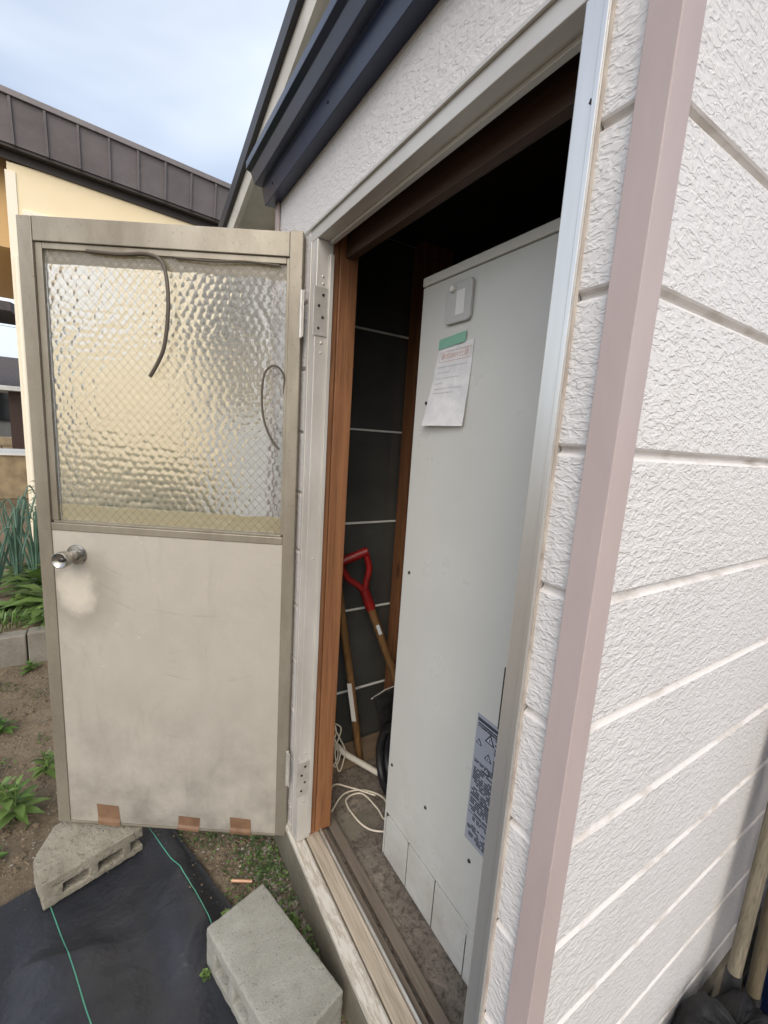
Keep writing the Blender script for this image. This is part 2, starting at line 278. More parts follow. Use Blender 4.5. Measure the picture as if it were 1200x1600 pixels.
class MB:
    def __init__(s): s.v = []; s.f = []; s.mi = []
    def add(s, vs, fs, mi=0):
        b = len(s.v); s.v += [tuple(p) for p in vs]; s.f += [tuple(b + i for i in f) for f in fs]; s.mi += [mi] * len(fs); return s
    def box(s, a, b, mi=0):
        (x0, y0, z0), (x1, y1, z1) = a, b
        return s.add([(x0, y0, z0), (x1, y0, z0), (x1, y1, z0), (x0, y1, z0), (x0, y0, z1), (x1, y0, z1), (x1, y1, z1), (x0, y1, z1)],
                     [(3, 2, 1, 0), (4, 5, 6, 7), (0, 1, 5, 4), (1, 2, 6, 5), (2, 3, 7, 6), (3, 0, 4, 7)], mi)
    def obox(s, c, ax, ay, az, mi=0):
        c, ax, ay, az = Vector(c), Vector(ax), Vector(ay), Vector(az)
        vs = [c + ax * i + ay * j + az * k for k in (-1, 1) for i, j in ((-1, -1), (1, -1), (1, 1), (-1, 1))]
        return s.add(vs, [(3, 2, 1, 0), (4, 5, 6, 7), (0, 1, 5, 4), (1, 2, 6, 5), (2, 3, 7, 6), (3, 0, 4, 7)], mi)
    def prism(s, poly, fn, a, b, mis=None):
        n = len(poly); vs = [fn(p, q, a) for p, q in poly] + [fn(p, q, b) for p, q in poly]
        base = len(s.v); s.v += [tuple(p) for p in vs]
        for i in range(n):
            j = (i + 1) % n; s.f.append((base + i, base + j, base + n + j, base + n + i)); s.mi.append(mis[i] if mis else 0)
        s.f.append(tuple(base + i for i in reversed(range(n)))); s.mi.append(mis[-1] if mis else 0)
        s.f.append(tuple(base + n + i for i in range(n))); s.mi.append(mis[-1] if mis else 0); return s
    def tube(s, path, r, n=10, cap=True, mi=0):
        P = [Vector(p) for p in path]; rs = r if isinstance(r, (list, tuple)) else [r] * len(P)
        T = []
        for i in range(len(P)):
            d = P[min(i + 1, len(P) - 1)] - P[max(i - 1, 0)]; T.append(d.normalized())
        u = T[0].orthogonal().normalized(); vs = []
        for i, p in enumerate(P):
            u = (u - T[i] * u.dot(T[i])).normalized(); w = T[i].cross(u)
            for k in range(n):
                a = 2 * math.pi * k / n; vs.append(p + (u * math.cos(a) + w * math.sin(a)) * rs[i])
        fs = []
        for i in range(len(P) - 1):
            for k in range(n):
                k2 = (k + 1) % n; fs.append((i * n + k, i * n + k2, (i + 1) * n + k2, (i + 1) * n + k))
        if cap: fs.append(tuple(reversed(range(n)))); fs.append(tuple((len(P) - 1) * n + k for k in range(n)))
        return s.add(vs, fs, mi)
    def lathe(s, prof, o, ax, n=24, mi=0):      # prof: (radius, height along ax)
        o, ax = Vector(o), Vector(ax).normalized(); u = ax.orthogonal().normalized(); w = ax.cross(u); vs = []
        for r, h in prof:
            for k in range(n):
                a = 2 * math.pi * k / n; vs.append(o + ax * h + (u * math.cos(a) + w * math.sin(a)) * max(r, 1e-5))
        fs = [(i * n + k, i * n + (k + 1) % n, (i + 1) * n + (k + 1) % n, (i + 1) * n + k) for i in range(len(prof) - 1) for k in range(n)]
        fs.append(tuple(reversed(range(n)))); fs.append(tuple((len(prof) - 1) * n + k for k in range(n)))
        return s.add(vs, fs, mi)
    def grid(s, nu, nv, fn, mi=0):
        vs = [fn(i / nu, j / nv) for j in range(nv + 1) for i in range(nu + 1)]
        fs = [(j * (nu + 1) + i, j * (nu + 1) + i + 1, (j + 1) * (nu + 1) + i + 1, (j + 1) * (nu + 1) + i) for j in range(nv) for i in range(nu)]
        return s.add(vs, fs, mi)
    def leaf(s, base, dirv, L, W, droop=0.3, up=Vector((0, 0, 1)), mi=0, seg=3):
        base, d = Vector(base), Vector(dirv).normalized(); side = d.cross(up)
        side = side.normalized() if side.length > 1e-4 else Vector((1, 0, 0)); vs = []; nrm = side.cross(d)
        for i in range(seg + 1):
            q = i / seg; wd = W * math.sin(math.pi * min(0.97, 0.08 + q * 0.9)) * 0.5
            p = base + d * (L * q) - up * (droop * L * q * q)
            vs += [p - side * wd + nrm * wd * .25, p, p + side * wd + nrm * wd * .25]
        fs = []
        for i in range(seg):
            a = i * 3; fs += [(a, a + 1, a + 4, a + 3), (a + 1, a + 2, a + 5, a + 4)]
        return s.add(vs, fs, mi)
    def build(s, name, mats, parent=None, bevel=0.0, smooth=False, seg=2, angle=40):
        if isinstance(mats, str): mats = [mats]
        off = WL[parent.name] if parent else Vector((0, 0, 0))
        me = bpy.data.meshes.new(name)
        me.from_pydata([(p[0] - off.x, p[1] - off.y, p[2] - off.z) for p in s.v], [], s.f)
        for m in mats: me.materials.append(MAT[m])
        if len(mats) > 1: me.polygons.foreach_set('material_index', s.mi)
        bm = bmesh.new(); bm.from_mesh(me)
        if not name.startswith('~'): bmesh.ops.recalc_face_normals(bm, faces=bm.faces)
        if bevel:
            es = [e for e in bm.edges if e.is_manifold and e.calc_face_angle(0) > R(28)]
            bmesh.ops.bevel(bm, geom=es, offset=bevel, segments=seg, profile=0.5, affect='EDGES', clamp_overlap=True)
        bm.to_mesh(me); bm.free()
        if smooth:
            me.polygons.foreach_set('use_smooth', [True] * len(me.polygons)); me.set_sharp_from_angle(angle=R(angle))
        o = bpy.data.objects.new(name, me); COL.objects.link(o)
        if parent: o.parent = parent
        WL[o.name] = off.copy(); return o
def M(): return MB()
def box(name, mats, parent, a, b, bevel=0.0):
    return M().box(a, b).build(name, mats, parent, bevel)
def bez(pts, n=10):     # Catmull-Rom through pts
    P = [Vector(p) for p in pts]; P = [P[0] * 2 - P[1]] + P + [P[-1] * 2 - P[-2]]; out = []
    for i in range(1, len(P) - 2):
        for k in range(n):
            q = k / n; a, b, c, d = P[i - 1], P[i], P[i + 1], P[i + 2]
            out.append(0.5 * ((2 * b) + (c - a) * q + (2 * a - 5 * b + 4 * c - d) * q * q + (3 * b - a - 3 * c + d) * q ** 3))
    out.append(P[-2]); return out
def text_mesh(body, size):
    cu = bpy.data.curves.new('txt', 'FONT'); cu.body = body; cu.size = size; cu.align_x = 'LEFT'; cu.resolution_u = 2
    ob = bpy.data.objects.new('txt', cu); COL.objects.link(ob); bpy.context.view_layer.update()
    me = bpy.data.meshes.new_from_object(ob.evaluated_get(bpy.context.evaluated_depsgraph_get()))
    vs = [tuple(v.co) for v in me.vertices]; fs = [tuple(p.vertices) for p in me.polygons]
    bpy.data.objects.remove(ob); bpy.data.curves.remove(cu); bpy.data.meshes.remove(me); return vs, fs

# ------------------------------------------------------------------ ground
def nz(x, y, s=1.0, z=0.0): return mnoise.noise(Vector((x * s, y * s, z)))
SD = Vector((0.281, -0.96)); SN = Vector((0.96, 0.281)); S0 = Vector((-0.419, 1.389))     # weed sheet axes (along threads, across)
def sheet_h(x, y):
    p = Vector((x, y)) - S0; a, b = p.dot(SN), p.dot(SD)
    h = 0.016 + 0.020 + 0.020 * math.sin(a * 19 + b * 4.2 + 2.4 * nz(x, y, 2.2)) + 0.026 * nz(x, y, 4.0, 3) + 0.010 * nz(x, y, 11.0, 5) + 0.002 * nz(x, y, 34.0, 8)
    for bx_, by_, br_ in ((-.18, .69, .26), (-.60, 1.33, .32)):
        q = math.hypot(x - bx_, y - by_) / br_
        if q < 1: h = .004 + (h - .004) * q ** 3
    return max(h, 0.003)
def ground_h(x, y):
    f = 1.0
    h = 0.018 * nz(x, y, 3.0) + 0.010 * nz(x, y, 9.0, 2) + 0.005 * nz(x, y, 28.0, 4)
    p = Vector((x, y)) - S0
    if p.dot(SN) < 0.10 and p.dot(SD) > -0.05 and x > -1.75: h = min(h, 0.0) - 0.012
    return h - 0.006
g = M(); xs = list(np.linspace(-2.6, 0.02, 150)); ys = list(np.linspace(-0.9, 3.1, 230))
g.grid(149, 229, lambda u, v: (xs[round(u * 149)], ys[round(v * 229)], ground_h(xs[round(u * 149)], ys[round(v * 229)])))
go = g.build('soil_ground', 'soil', smooth=True, angle=180); tag(go, 'bare brown soil beside the shed', None, None, 'structure')
tag(M().grid(40, 40, lambda u, v: (-200 + 400 * u, -60 + 400 * v, -0.045)).build('ground', 'soil'), 'brown earth reaching to the far houses', None, None, 'structure')

# ------------------------------------------------------------------ storage shed
GZ = CAMLOC.z; GS = 0.1906
shed = thing('storage_shed', (0.6, 0.6, 0.0), 'off white embossed siding shed with open doorway and navy roof trim', 'shed')
def board(z0, z1, fn, a, b):
    c, d = 0.0055, 0.0085
    poly = [(-0.016, z0), (-d - .001, z0), (-d, z0 + .0025), (-0.0018, z0 + c), (0, z0 + c + .003), (0, z1 - c - .003), (-0.0018, z1 - c), (-d, z1 - .0025), (-d - .001, z1), (-0.016, z1)]
    m = M(); m.prism(poly, fn, a, b, [1, 1, 1, 1, 0, 1, 1, 1, 1, 1, 1]); o = m.build('siding_board', ['siding', 'siding_plain'], shed); return o
FA = lambda d, z, t_: (0.010 - d, t_, z)        # wall A, facing -x
FB = lambda d, z, t_: (t_, 0.010 - d, z)        # wall B, facing -y
FE = lambda d, z, t_: (t_, 1.290 + d, z)        # end wall, facing +y
courses = [(GZ + k * GS, GZ + (k + 1) * GS) for k in range(-8, 4)]
for z0, z1 in courses:
    z0c, z1c = max(z0, 0.158), min(z1, 2.345)
    if z1c - z0c < 0.02: continue
    if z0 < GZ + 2.5 * GS:
        board(z0c, z1c, FA, 0.030, 0.0855); board(z0c, z1c, FA, 0.9765, 1.284)
    else: board(z0c, z1c, FA, 0.030, 1.284)
    board(z0c, z1c, FB, 0.030, 2.40); board(z0c, z1c, FE, 0.030, 2.40)
# corner trims
def corner(ox, oy, sx, sy, wa, wb):
    poly = [(0, 0), (wb, 0), (wb, .0075), (.009, .0095), (.0075, wa), (0, wa)]
    M().prism(poly, lambda p, q, z: (ox + sx * p, oy + sy * q, z), 0.150, 2.36).build('corner_trim', 'trim_pink', shed, 0.0012)
corner(0.0, 0.0, 1, 1, 0.038, 0.043); corner(0.0, 1.300, 1, -1, 0.03, 0.03)
# backing behind the boards
for a, b in (((0.0265, 0.03, .158), (.040, .0855, 2.34)), ((0.0265, .985, .158), (.040, 1.25, 2.34)), ((0.0265, .0856, 2.20), (.040, .9849, 2.34)), ((.0401, .0265, .158), (2.4, .040, 2.34)), ((1.60, .0402, .158), (1.62, 1.25, 2.34))):
    box('wall_lining', 'dark_lining', shed, a, b)
box('ceiling_board', 'dark_lining', shed, (.0402, .0402, 2.341), (2.4, 1.27, 2.36))
box('foundation', 'foundation_concrete', shed, (-0.004, -0.002, -0.10), (2.4, 1.302, 0.1495), 0.006)
# roof and stepped navy trim
prof = [(0.0095, 2.352), (0.0095, 2.332), (-0.030, 2.328), (-0.041, 2.380), (-0.066, 2.381), (-0.079, 2.412), (-0.094, 2.417), (-0.094, 2.440), (0.0095, 2.452)]
rt = M().prism(prof, lambda p, q, t_: (p, t_, q), -0.095, 1.318).build('roof_trim', 'navy', shed, 0.0012)
for y in (0.35, 0.80, 1.22):
    M().lathe([(.0035, -.001), (.0035, .001), (.002, .0025)], (-0.0365, y, 2.356), (-1, 0, -.2), 10).build('screw', 'navy', rt)
M().prism(prof, lambda p, q, t_: (t_, p, q), 0.0105, 2.45).build('roof_trim', 'navy', shed, 0.0012)
box('roof', 'roof_dark', shed, (0.0105, 0.0105, 2.40), (2.45, 1.318, 2.455))
# aluminium door frame
fr = box('door_frame', 'alu_matte', shed, (0.003, 0.0865, 2.114), (0.050, 0.9755, 2.1535), 0.0015)
box('drip_lip', 'alu_matte', fr, (-0.003, 0.0865, 2.1455), (0.0028, 0.9755, 2.1525), 0.001)
box('jamb', 'aluminium', fr, (0.003, 0.0865, 0.176), (0.050, 0.121, 2.1135), 0.0018)
box('jamb', 'alu_matte', fr, (0.003, 0.926, 0.176), (0.052, 0.9755, 2.1135), 0.0018)
box('jamb_lip', 'alu_matte', fr, (-0.001, 0.962, 0.176), (0.0028, 0.9755, 2.1135), 0.001)
box('jamb_lip', 'aluminium', fr, (0.0005, 0.0865, 0.176), (0.0028, 0.094, 2.1135), 0.001)
box('door_stop', 'alu_matte', fr, (0.040, 0.917, 0.20), (0.0515, 0.9258, 2.08), 0.001)
box('door_stop', 'alu_matte', fr, (0.036, 0.1215, 2.106), (0.0495, 0.9165, 2.1138), 0.001)
box('strike_plate', 'steel_dark', fr, (0.0045, 0.1212, 1.145), (0.03, 0.1245, 1.25), 0.0008)
box('sealant_bead', 'sealant', fr, (0.004, 0.0866, 2.1537), (0.0099, 0.9754, 2.1600), .001)
box('sealant_bead', 'sealant', fr, (0.0065, 0.0839, 0.18), (0.0099, 0.0863, 2.150))
M().prism([(.0905, 1.988), (.0985, 1.994), (.0965, 1.999), (.0915, 1.995)], lambda p, q, x: (x, p, q), .0018, .004).build('tear', 'dark_gap', fr)
# timber round the doorway
box('stud', 'stud_wood', shed, (0.056, 0.931, 0.177), (0.0725, 1.02, 2.338), 0.002)
box('stud', 'stud_wood', shed, (0.0745, 0.929, 0.177), (0.134, 1.02, 2.338), 0.003)
box('header_gap_shade', 'dark_gap', shed, (0.0515, 0.0866, 2.145), (0.0915, 0.928, 2.1995))  # near-black box painted in as the shade between frame and lintel
box('lintel', 'lintel_wood', shed, (0.092, 0.0405, 2.084), (0.118, 0.9305, 2.338), 0.002)
box('stud', 'stud_wood', shed, (0.058, 0.0405, 0.165), (0.13, 0.10, 2.081), 0.002)
# hinges
for zz in (1.925, 0.425):
    h = box('hinge', 'bright_metal', shed, (-0.004, 0.9225, zz - .065), (0.040, 0.9257, zz + .065), 0.0008)
    M().tube([(-0.014, .992, zz - .066), (-0.014, .992, zz + .066)], 0.0055, 12).build('hinge_pin', 'bright_metal', h, smooth=True)
    box('hinge_leaf', 'bright_metal', h, (-0.0135, .9765, zz - .064), (-0.0108, .990, zz + .064), .0005)
    for k in range(4):
        M().lathe([(.0042, 0), (.0042, .001), (.0022, .0016)], (0.012 + .012 * (k % 2), 0.9226, zz - .045 + .03 * k), (0, -1, 0), 12).build('screw', 'steel_dark', h)
for zz in (2.02, 2.0, 1.842, 1.815, 1.2, 0.52, 0.33):
    M().lathe([(.004, 0), (.004, .001), (.002, .002)], (0.024, 0.9259, zz), (0, -1, 0), 12).build('screw', 'bright_metal', shed)
# threshold
M().prism([(-0.006, .150), (.0365, .150), (.0365, .172), (.030, .1745), (-0.006, .166)], lambda p, q, t_: (p, t_, q), 0.04, 1.284).build('sill_board', 'peeling_paint', shed, .0012)
box('sill_board', 'sill_wood', shed, (.041, .041, .150), (.090, 1.02, .1755), .003)
box('sill_rail', 'aluminium', shed, (.0915, .0415, .150), (.0965, .930, .188), .001)
box('sill_board', 'brown_sill', shed, (.098, .0415, .150), (.118, .9305, .176), .003)
box('sill_board', 'brown_sill', shed, (.1335, .0415, .150), (.168, 1.2, .169), .004)
# end wall inside: foil faced panels with white joints
ez = [0.158, 0.470, 0.851, 1.232, 1.613, 1.994, 2.338]
for i in range(6):
    p = box('inner_panel', 'foil_panel', shed, (.041, 1.2605, ez[i] + .003), (1.59, 1.2735, ez[i + 1] - .003), .001)
    if i: box('joint_strip', 'joint_white', p, (.041, 1.2545, ez[i] - .0045), (1.59, 1.2735, ez[i] + .0027), .001)
box('stud', 'stud_wood', shed, (.545, 1.19, .215), (.625, 1.253, 2.338), .002)
box('stud', 'stud_wood', shed, (.632, 1.19, .215), (.70, 1.253, 2.338), .002)
box('base_plate', 'plate_wood', shed, (.14, 1.17, .151), (1.58, 1.2532, .2145), .003)
tag(M().grid(60, 60, lambda u, v: (0.1 + 1.49 * u, 0.041 + 1.21 * v, 0.1515 + .006 * nz(u, v, 9) + .003 * nz(u, v, 40, 3))).build('floor', 'floor_concrete', smooth=True, angle=180), 'dusty stained concrete floor inside the shed', None, None, 'structure')

# ------------------------------------------------------------------ open door (local: s along leaf from hinge, n outwards to camera)
HD = Vector((-0.022, 1.02, 0)); DE = Vector((-0.842, 0.539, 0)).normalized(); DN = Vector((-0.539, -0.842, 0)).normalized()
def dp(s, z, n=0.0): return HD + DE * s + DN * n + Vector((0, 0, z))
door = thing('open_door', (-0.02, 1.02, 0.115), 'grey aluminium door swung wide open with wired hammered glass pane', 'door')
def dbox(name, mats, parent, s0, s1, z0, z1, n0, n1, bevel=.0012):
    c = dp((s0 + s1) / 2, (z0 + z1) / 2, (n0 + n1) / 2)
    return M().obox(c, DE * (s1 - s0) / 2, DN * (n1 - n0) / 2, Vector((0, 0, (z1 - z0) / 2))).build(name, mats, parent, bevel)
ZB, ZT = 0.128, 2.156
dbox('stile', 'door_alu', door, -0.018, 0.0205, ZB, ZT, -0.036, 0.0, .002)
dbox('stile', 'door_alu', door, 0.773, 0.816, ZB - .003, ZT - .004, -0.036, 0.0, .002)
dbox('top_rail', 'door_alu', door, 0.0208, 0.7727, 2.086, ZT - .003, -0.036, -0.0015, .002)
dbox('mid_rail', 'door_alu', door, 0.0208, 0.7727, 1.222, 1.247, -0.036, -0.001, .0025)
dbox('mid_rail', 'door_alu', door, 0.0262, 0.767, 1.2475, 1.2535, -0.034, -0.006, .001)
dbox('bottom_panel', 'door_skin', door, 0.0208, 0.7727, ZB + .004, 1.2215, -0.034, -0.004, .001)
dbox('bottom_rail', 'door_alu', door, 0.0208, 0.7727, ZB - .004, ZB + .0035, -0.035, -0.001, .001)
for a, b, c, d in ((0.0208, 0.030, 1.254, 2.0858), (0.752, 0.7727, 1.254, 2.0858)):
    dbox('glazing_bead', 'door_alu', door, a, b, c, d, -0.032, -0.008, .0015)
dbox('glazing_bead', 'door_alu', door, 0.0305, 0.7515, 2.068, 2.0858, -0.032, -0.008, .0015)
# glass: flat front, hammered back made of dished cells
GS0, GS1, GZ0, GZ1 = 0.0305, 0.7515, 1.2545, 2.0675
gm = M(); NU, NV = 230, 260
cell = 0.0245; cen = []
rj = random.Random(3)
rows = int((GZ1 - GZ0) / (cell * .866)) + 4; colsn = int((GS1 - GS0) / cell) + 4
cen = np.array([(GS0 + (i - 1 + .5 * (j % 2)) * cell + rj.uniform(-.2, .2) * cell, GZ0 + (j - 1) * cell * .866 + rj.uniform(-.2, .2) * cell) for j in range(rows) for i in range(colsn)])
U, V = np.meshgrid(np.linspace(GS0, GS1, NU + 1), np.linspace(GZ0, GZ1, NV + 1))
pts = np.stack([U.ravel(), V.ravel()], 1); dmin = np.empty(len(pts))
for k in range(0, len(pts), 2000):
    d2 = ((pts[k:k + 2000, None, :] - cen[None]) ** 2).sum(2); d2.sort(axis=1)
    e = 0.000012; dmin[k:k + 2000] = -e * np.log(np.exp(-d2[:, 0] / e) + np.exp(-d2[:, 1] / e) + np.exp(-d2[:, 2] / e))
hh = np.clip(dmin / (cell * .5) ** 2, 0, 1.6) * 0.0016
hh = hh.reshape(NV + 1, NU + 1)
gm.grid(NU, NV, lambda u, v: dp(GS0 + (GS1 - GS0) * u, GZ0 + (GZ1 - GZ0) * v, -0.0235 - float(hh[round(v * NV), round(u * NU)])))
gm.grid(1, 1, lambda u, v: dp(GS0 + (GS1 - GS0) * u, GZ0 + (GZ1 - GZ0) * v, -0.017))
b0 = (NV + 1) * (NU + 1)
loop = [i for i in range(NU + 1)] + [j * (NU + 1) + NU for j in range(1, NV + 1)] + [NV * (NU + 1) + i for i in range(NU - 1, -1, -1)] + [j * (NU + 1) for j in range(NV - 1, 0, -1)]
gm.f.append(tuple([b0, b0 + 1] + [loop[i] for i in range(NU, -1, -1)])); gm.mi.append(0)
gm.f.append(tuple([b0 + 1, b0 + 3] + [loop[i] for i in range(NU + NV, NU - 1, -1)])); gm.mi.append(0)
gm.f.append(tuple([b0 + 3, b0 + 2] + [loop[i] for i in range(2 * NU + NV, NU + NV - 1, -1)])); gm.mi.append(0)
gm.f.append(tuple([b0 + 2, b0] + [loop[i % len(loop)] for i in range(2 * NU + 2 * NV, 2 * NU + NV - 1, -1)])); gm.mi.append(0)
glass = gm.build('glass_pane', 'hammered_glass', door, smooth=True, angle=60)
wm = M(); pitch = 0.0295
def clipseg(s0, z0, ds, dz):
    t0, t1 = -9, 9
    for p, d, lo, hi in ((s0, ds, GS0, GS1), (z0, dz, GZ0, GZ1)):
        a, b = sorted(((lo - p) / d, (hi - p) / d)); t0, t1 = max(t0, a), min(t1, b)
    return (t0, t1) if t1 > t0 + 1e-4 else None
for sgn in (1, -1):
    for k in range(-60, 61):
        c = clipseg(GS0 + .36 + k * pitch * 0.93, 1.66, 0.93, sgn * 1.0)
        if c: wm.tube([dp(GS0 + .36 + k * pitch * .93 + .93 * q, 1.66 + sgn * q, -0.0195) for q in c], 0.00034, 4)
tag(wm.build('wire_mesh', 'wire', glass), None, None, None, 'stuff')
# paper strips stuck to the back of the glass, top and bottom
dm = M().grid(30, 3, lambda u, v: dp(GS0 + .002 + (GS1 - GS0 - .004) * u, GZ0 + .001 + (.052 + .004 * nz(u * 9, 0)) * v, -0.0262 - .0008 * nz(u * 14, v * 3)))
dm.build('paper_strip', 'strip_tan', door)
M().grid(30, 3, lambda u, v: dp(GS0 + .002 + (GS1 - GS0 - .004) * u, GZ1 - .001 - (.034 + .007 * (u < .1) + .004 * nz(u * 12, 4)) * v, -0.0262 - .0008 * nz(u * 14, v * 3, 1, 3))).build('paper_strip', 'strip_brown', door)
# loose rubber gaskets
def dcurve(pts): return bez([dp(s, z, n) for s, z, n in pts], 8)
M().tube(dcurve([(.62, 2.069, -.010), (.52, 2.0655, -.008), (.44, 2.070, -.006), (.395, 2.05, -.002), (.376, 1.99, .006), (.373, 1.908, .010), (.388, 1.815, .006), (.412, 1.765, 0), (.439, 1.724, -.004)]), 0.0058, 8).build('loose_gasket', 'gasket', door, smooth=True)
M().tube(dcurve([(.031, 1.70, -.012), (.029, 1.748, -.008), (.045, 1.774, -.002), (.066, 1.777, .002), (.087, 1.75, .004), (.094, 1.685, .002), (.088, 1.62, -.002), (.068, 1.565, -.006), (.040, 1.528, -.01)]), 0.0034, 8).build('loose_gasket', 'gasket', door, smooth=True)
M().tube(dcurve([(.36, 2.066, -.007), (.25, 2.061, -.004), (.15, 2.067, -.007), (.05, 2.062, -.009)]), 0.0035, 8).build('loose_gasket', 'gasket', door, smooth=True)
# knob
K = dp(.695, 1.145, -.004)
kn = M().lathe([(.033, 0), (.033, .004), (.030, .008), (.018, .010), (.0165, .016), (.0165, .038), (.020, .042), (.0245, .050), (.0262, .060), (.0262, .074), (.0252, .0775), (.0235, .078), (.017, .072), (.007, .070), (.006, .0715), (.0005, .0715)], K, DN, 36).build('door_knob', 'chrome', door, smooth=True, angle=35)
M().lathe([(.0065, .0705), (.0065, .0735), (.0045, .0745), (.0002, .0745)], K, DN, 16).build('lock_button', 'steel_dark', kn, smooth=True)
M().lathe([(.0026, 0), (.0026, .0012), (.001, .0018)], dp(.671, 1.145, .0042), DN, 10).build('screw', 'steel_dark', kn)
# brown tape patches along the bottom
for (s0, s1, z0, z1, tw) in ((.588, .668, .1235, .205, .006), (.300, .378, .1235, .178, -.004), (.108, .184, .1235, .187, .003)):
    M().grid(6, 6, lambda u, v: dp(s0 + (s1 - s0) * u + tw * v, z0 + (z1 - z0) * v + .004 * (u - .5), -.0028 + .0006 * nz(u * 3 + s0 * 9, v * 3) + (.0045 if v < .17 else 0))).build('tape_patch', 'brown_tape', door)
# ------------------------------------------------------------------ water heater
HX = 0.26; HY0, HY1 = 0.185, 0.770; HZ0, HZ1 = 0.158, 2.030
heater = thing('water_heater', (HX + .3, .48, HZ0), 'tall light grey water heater cabinet just inside the doorway', 'water heater')
box('cabinet', 'heater_paint', heater, (HX + .004, HY0 + .002, HZ0 + .02), (HX + .62, HY1 - .002, 2.0035), .003)
box('front_panel', 'heater_paint', heater, (HX, HY0, .3265), (HX + .0038, HY1, 2.0030), .0016)
box('top_cap', 'heater_paint', heater, (HX - .003, HY0 - .003, 2.0055), (HX + .623, HY1 + .003, HZ1), .004)
# lower access panels with rounded outer corners
def rpanel(y0, y1, rl, rr, z0, z1):
    poly = [(y0, z0), (y1, z0)]
    def arc(cy, cz, r, a0, a1): return [(cy + r * math.cos(R(a0 + (a1 - a0) * k / 6)), cz + r * math.sin(R(a0 + (a1 - a0) * k / 6))) for k in range(7)]
    poly += arc(y1 - rl, z1 - rl, rl, 0, 90) if rl else [(y1, z1)]
    poly += arc(y0 + rr, z1 - rr, rr, 90, 180) if rr else [(y0, z1)]
    return poly
for y0, y1, rl, rr in ((.6325, .7585, .022, 0), (.4965, .6278, 0, 0), (.3588, .4918, 0, .028)):
    M().prism(rpanel(y0, y1, rl, rr, HZ0 + .0005, .3222), lambda p, q, x: (x, p, q), HX + .0002, HX + .0036).build('access_panel', 'heater_paint', heater, .0008)
# surround of the access panels (fills to the cabinet edges)
box('surround', 'heater_paint', heater, (HX, .7625, HZ0), (HX + .0038, HY1, .3258), .001)
box('surround', 'heater_paint', heater, (HX, HY0, HZ0), (HX + .0038, .355, .3258), .001)
M().prism([(.355, .3258), (.355, .2955), (.3632, .3155), (.383, .3258)], lambda p, q, x: (x, p, q), HX, HX + .0038).build('surround', 'heater_paint', heater)
box('seam_shadow_gap', 'heater_seam', heater, (HX + .0037, HY0 + .004, HZ0 + .003), (HX + .0045, HY1 - .004, .335))
for y, z in ((.716, 1.689), (.735, 1.187), (.748, .516), (.564, .510), (.375, .511)):
    M().lathe([(.0052, 0), (.0052, .0014), (.0036, .0036), (.0004, .0042)], (HX, y, z), (-1, 0, 0), 12).build('screw', 'steel_dark', heater, smooth=True)
# remote-control style cover plate with round knob
cp = M().prism([(y, z) for y, z in rpanel(.556, .655, .016, .016, 1.90, 1.985)], lambda p, q, x: (x, p, q), HX - .010, HX - .0002)
pl = M()
poly = []
for cy, cz, a in ((.640, 1.896, 270), (.640, 1.968, 0), (.571, 1.968, 90), (.571, 1.896, 180)):
    poly += [(cy + (.013 * math.cos(R(a + 90 * k / 5))), cz + .013 * math.sin(R(a + 90 * k / 5))) for k in range(6)]
plate = pl.prism(poly, lambda p, q, x: (x, p, q), HX - .010, HX - .0002).build('cover_plate', 'plastic_grey', heater, .0025)
box('window_slot', 'white_plastic', plate, (HX - .0112, .580, 1.900), (HX - .0102, .612, 1.958), .0003)
M().lathe([(.009, 0), (.009, .006), (.0075, .009), (.0004, .010)], (HX - .010, .626, 1.966), (-1, 0, 0), 18).build('dial', 'white_plastic', plate, smooth=True)
# specification label
lab = box('specification_label', 'label_blue', heater, (HX - .0010, .215, .565), (HX - .0002, .400, .925), .0002)
lp = M(); rl = random.Random(11)
def dash(y, z, w, h): lp.box((HX - .0016, y - w, z), (HX - .0011, y, z + h))
z = .912
dash(.396, .908, .175, .008); 
for k in range(2): dash(.394, .900 - k * .006, .17, .0025)
while z > .578:
    z -= .0062
    if .80 < z < .893: y = .335
    else: y = .394 - rl.choice([0, 0, .006, .014])
    if z < .66 and z > .60 and rl.random() < .25: continue
    while y > .222:
        w = rl.uniform(.006, .03); w = min(w, y - .219)
        if rl.random() < .82: dash(y, z, w, .0036)
        y -= w + rl.uniform(.0025, .006)
for zz in (.800, .747, .698, .648): dash(.396, zz, .176, .0014)
lp.build('printed_text', 'dark_print', lab)
for (y, z, s) in ((.352, .868, .016), (.386, .846, .010), (.352, .822, .012), (.352, .786, .011)):
    q = M().prism([(y - s, z), (y + s, z), (y, z + 1.6 * s)], lambda p, r_, x: (x, p, r_), HX - .0019, HX - .0011)
    q.build('warning_triangle', 'dark_print', lab)
    M().prism([(y - s * .62, z + s * .22), (y + s * .62, z + s * .22), (y, z + 1.22 * s)], lambda p, r_, x: (x, p, r_), HX - .0022, HX - .00195).build('warning_triangle', 'label_panel', lab)
    box('warning_triangle', 'dark_print', lab, (HX - .0025, y - s * .1, z + s * .35), (HX - .00225, y + s * .1, z + s * .85))
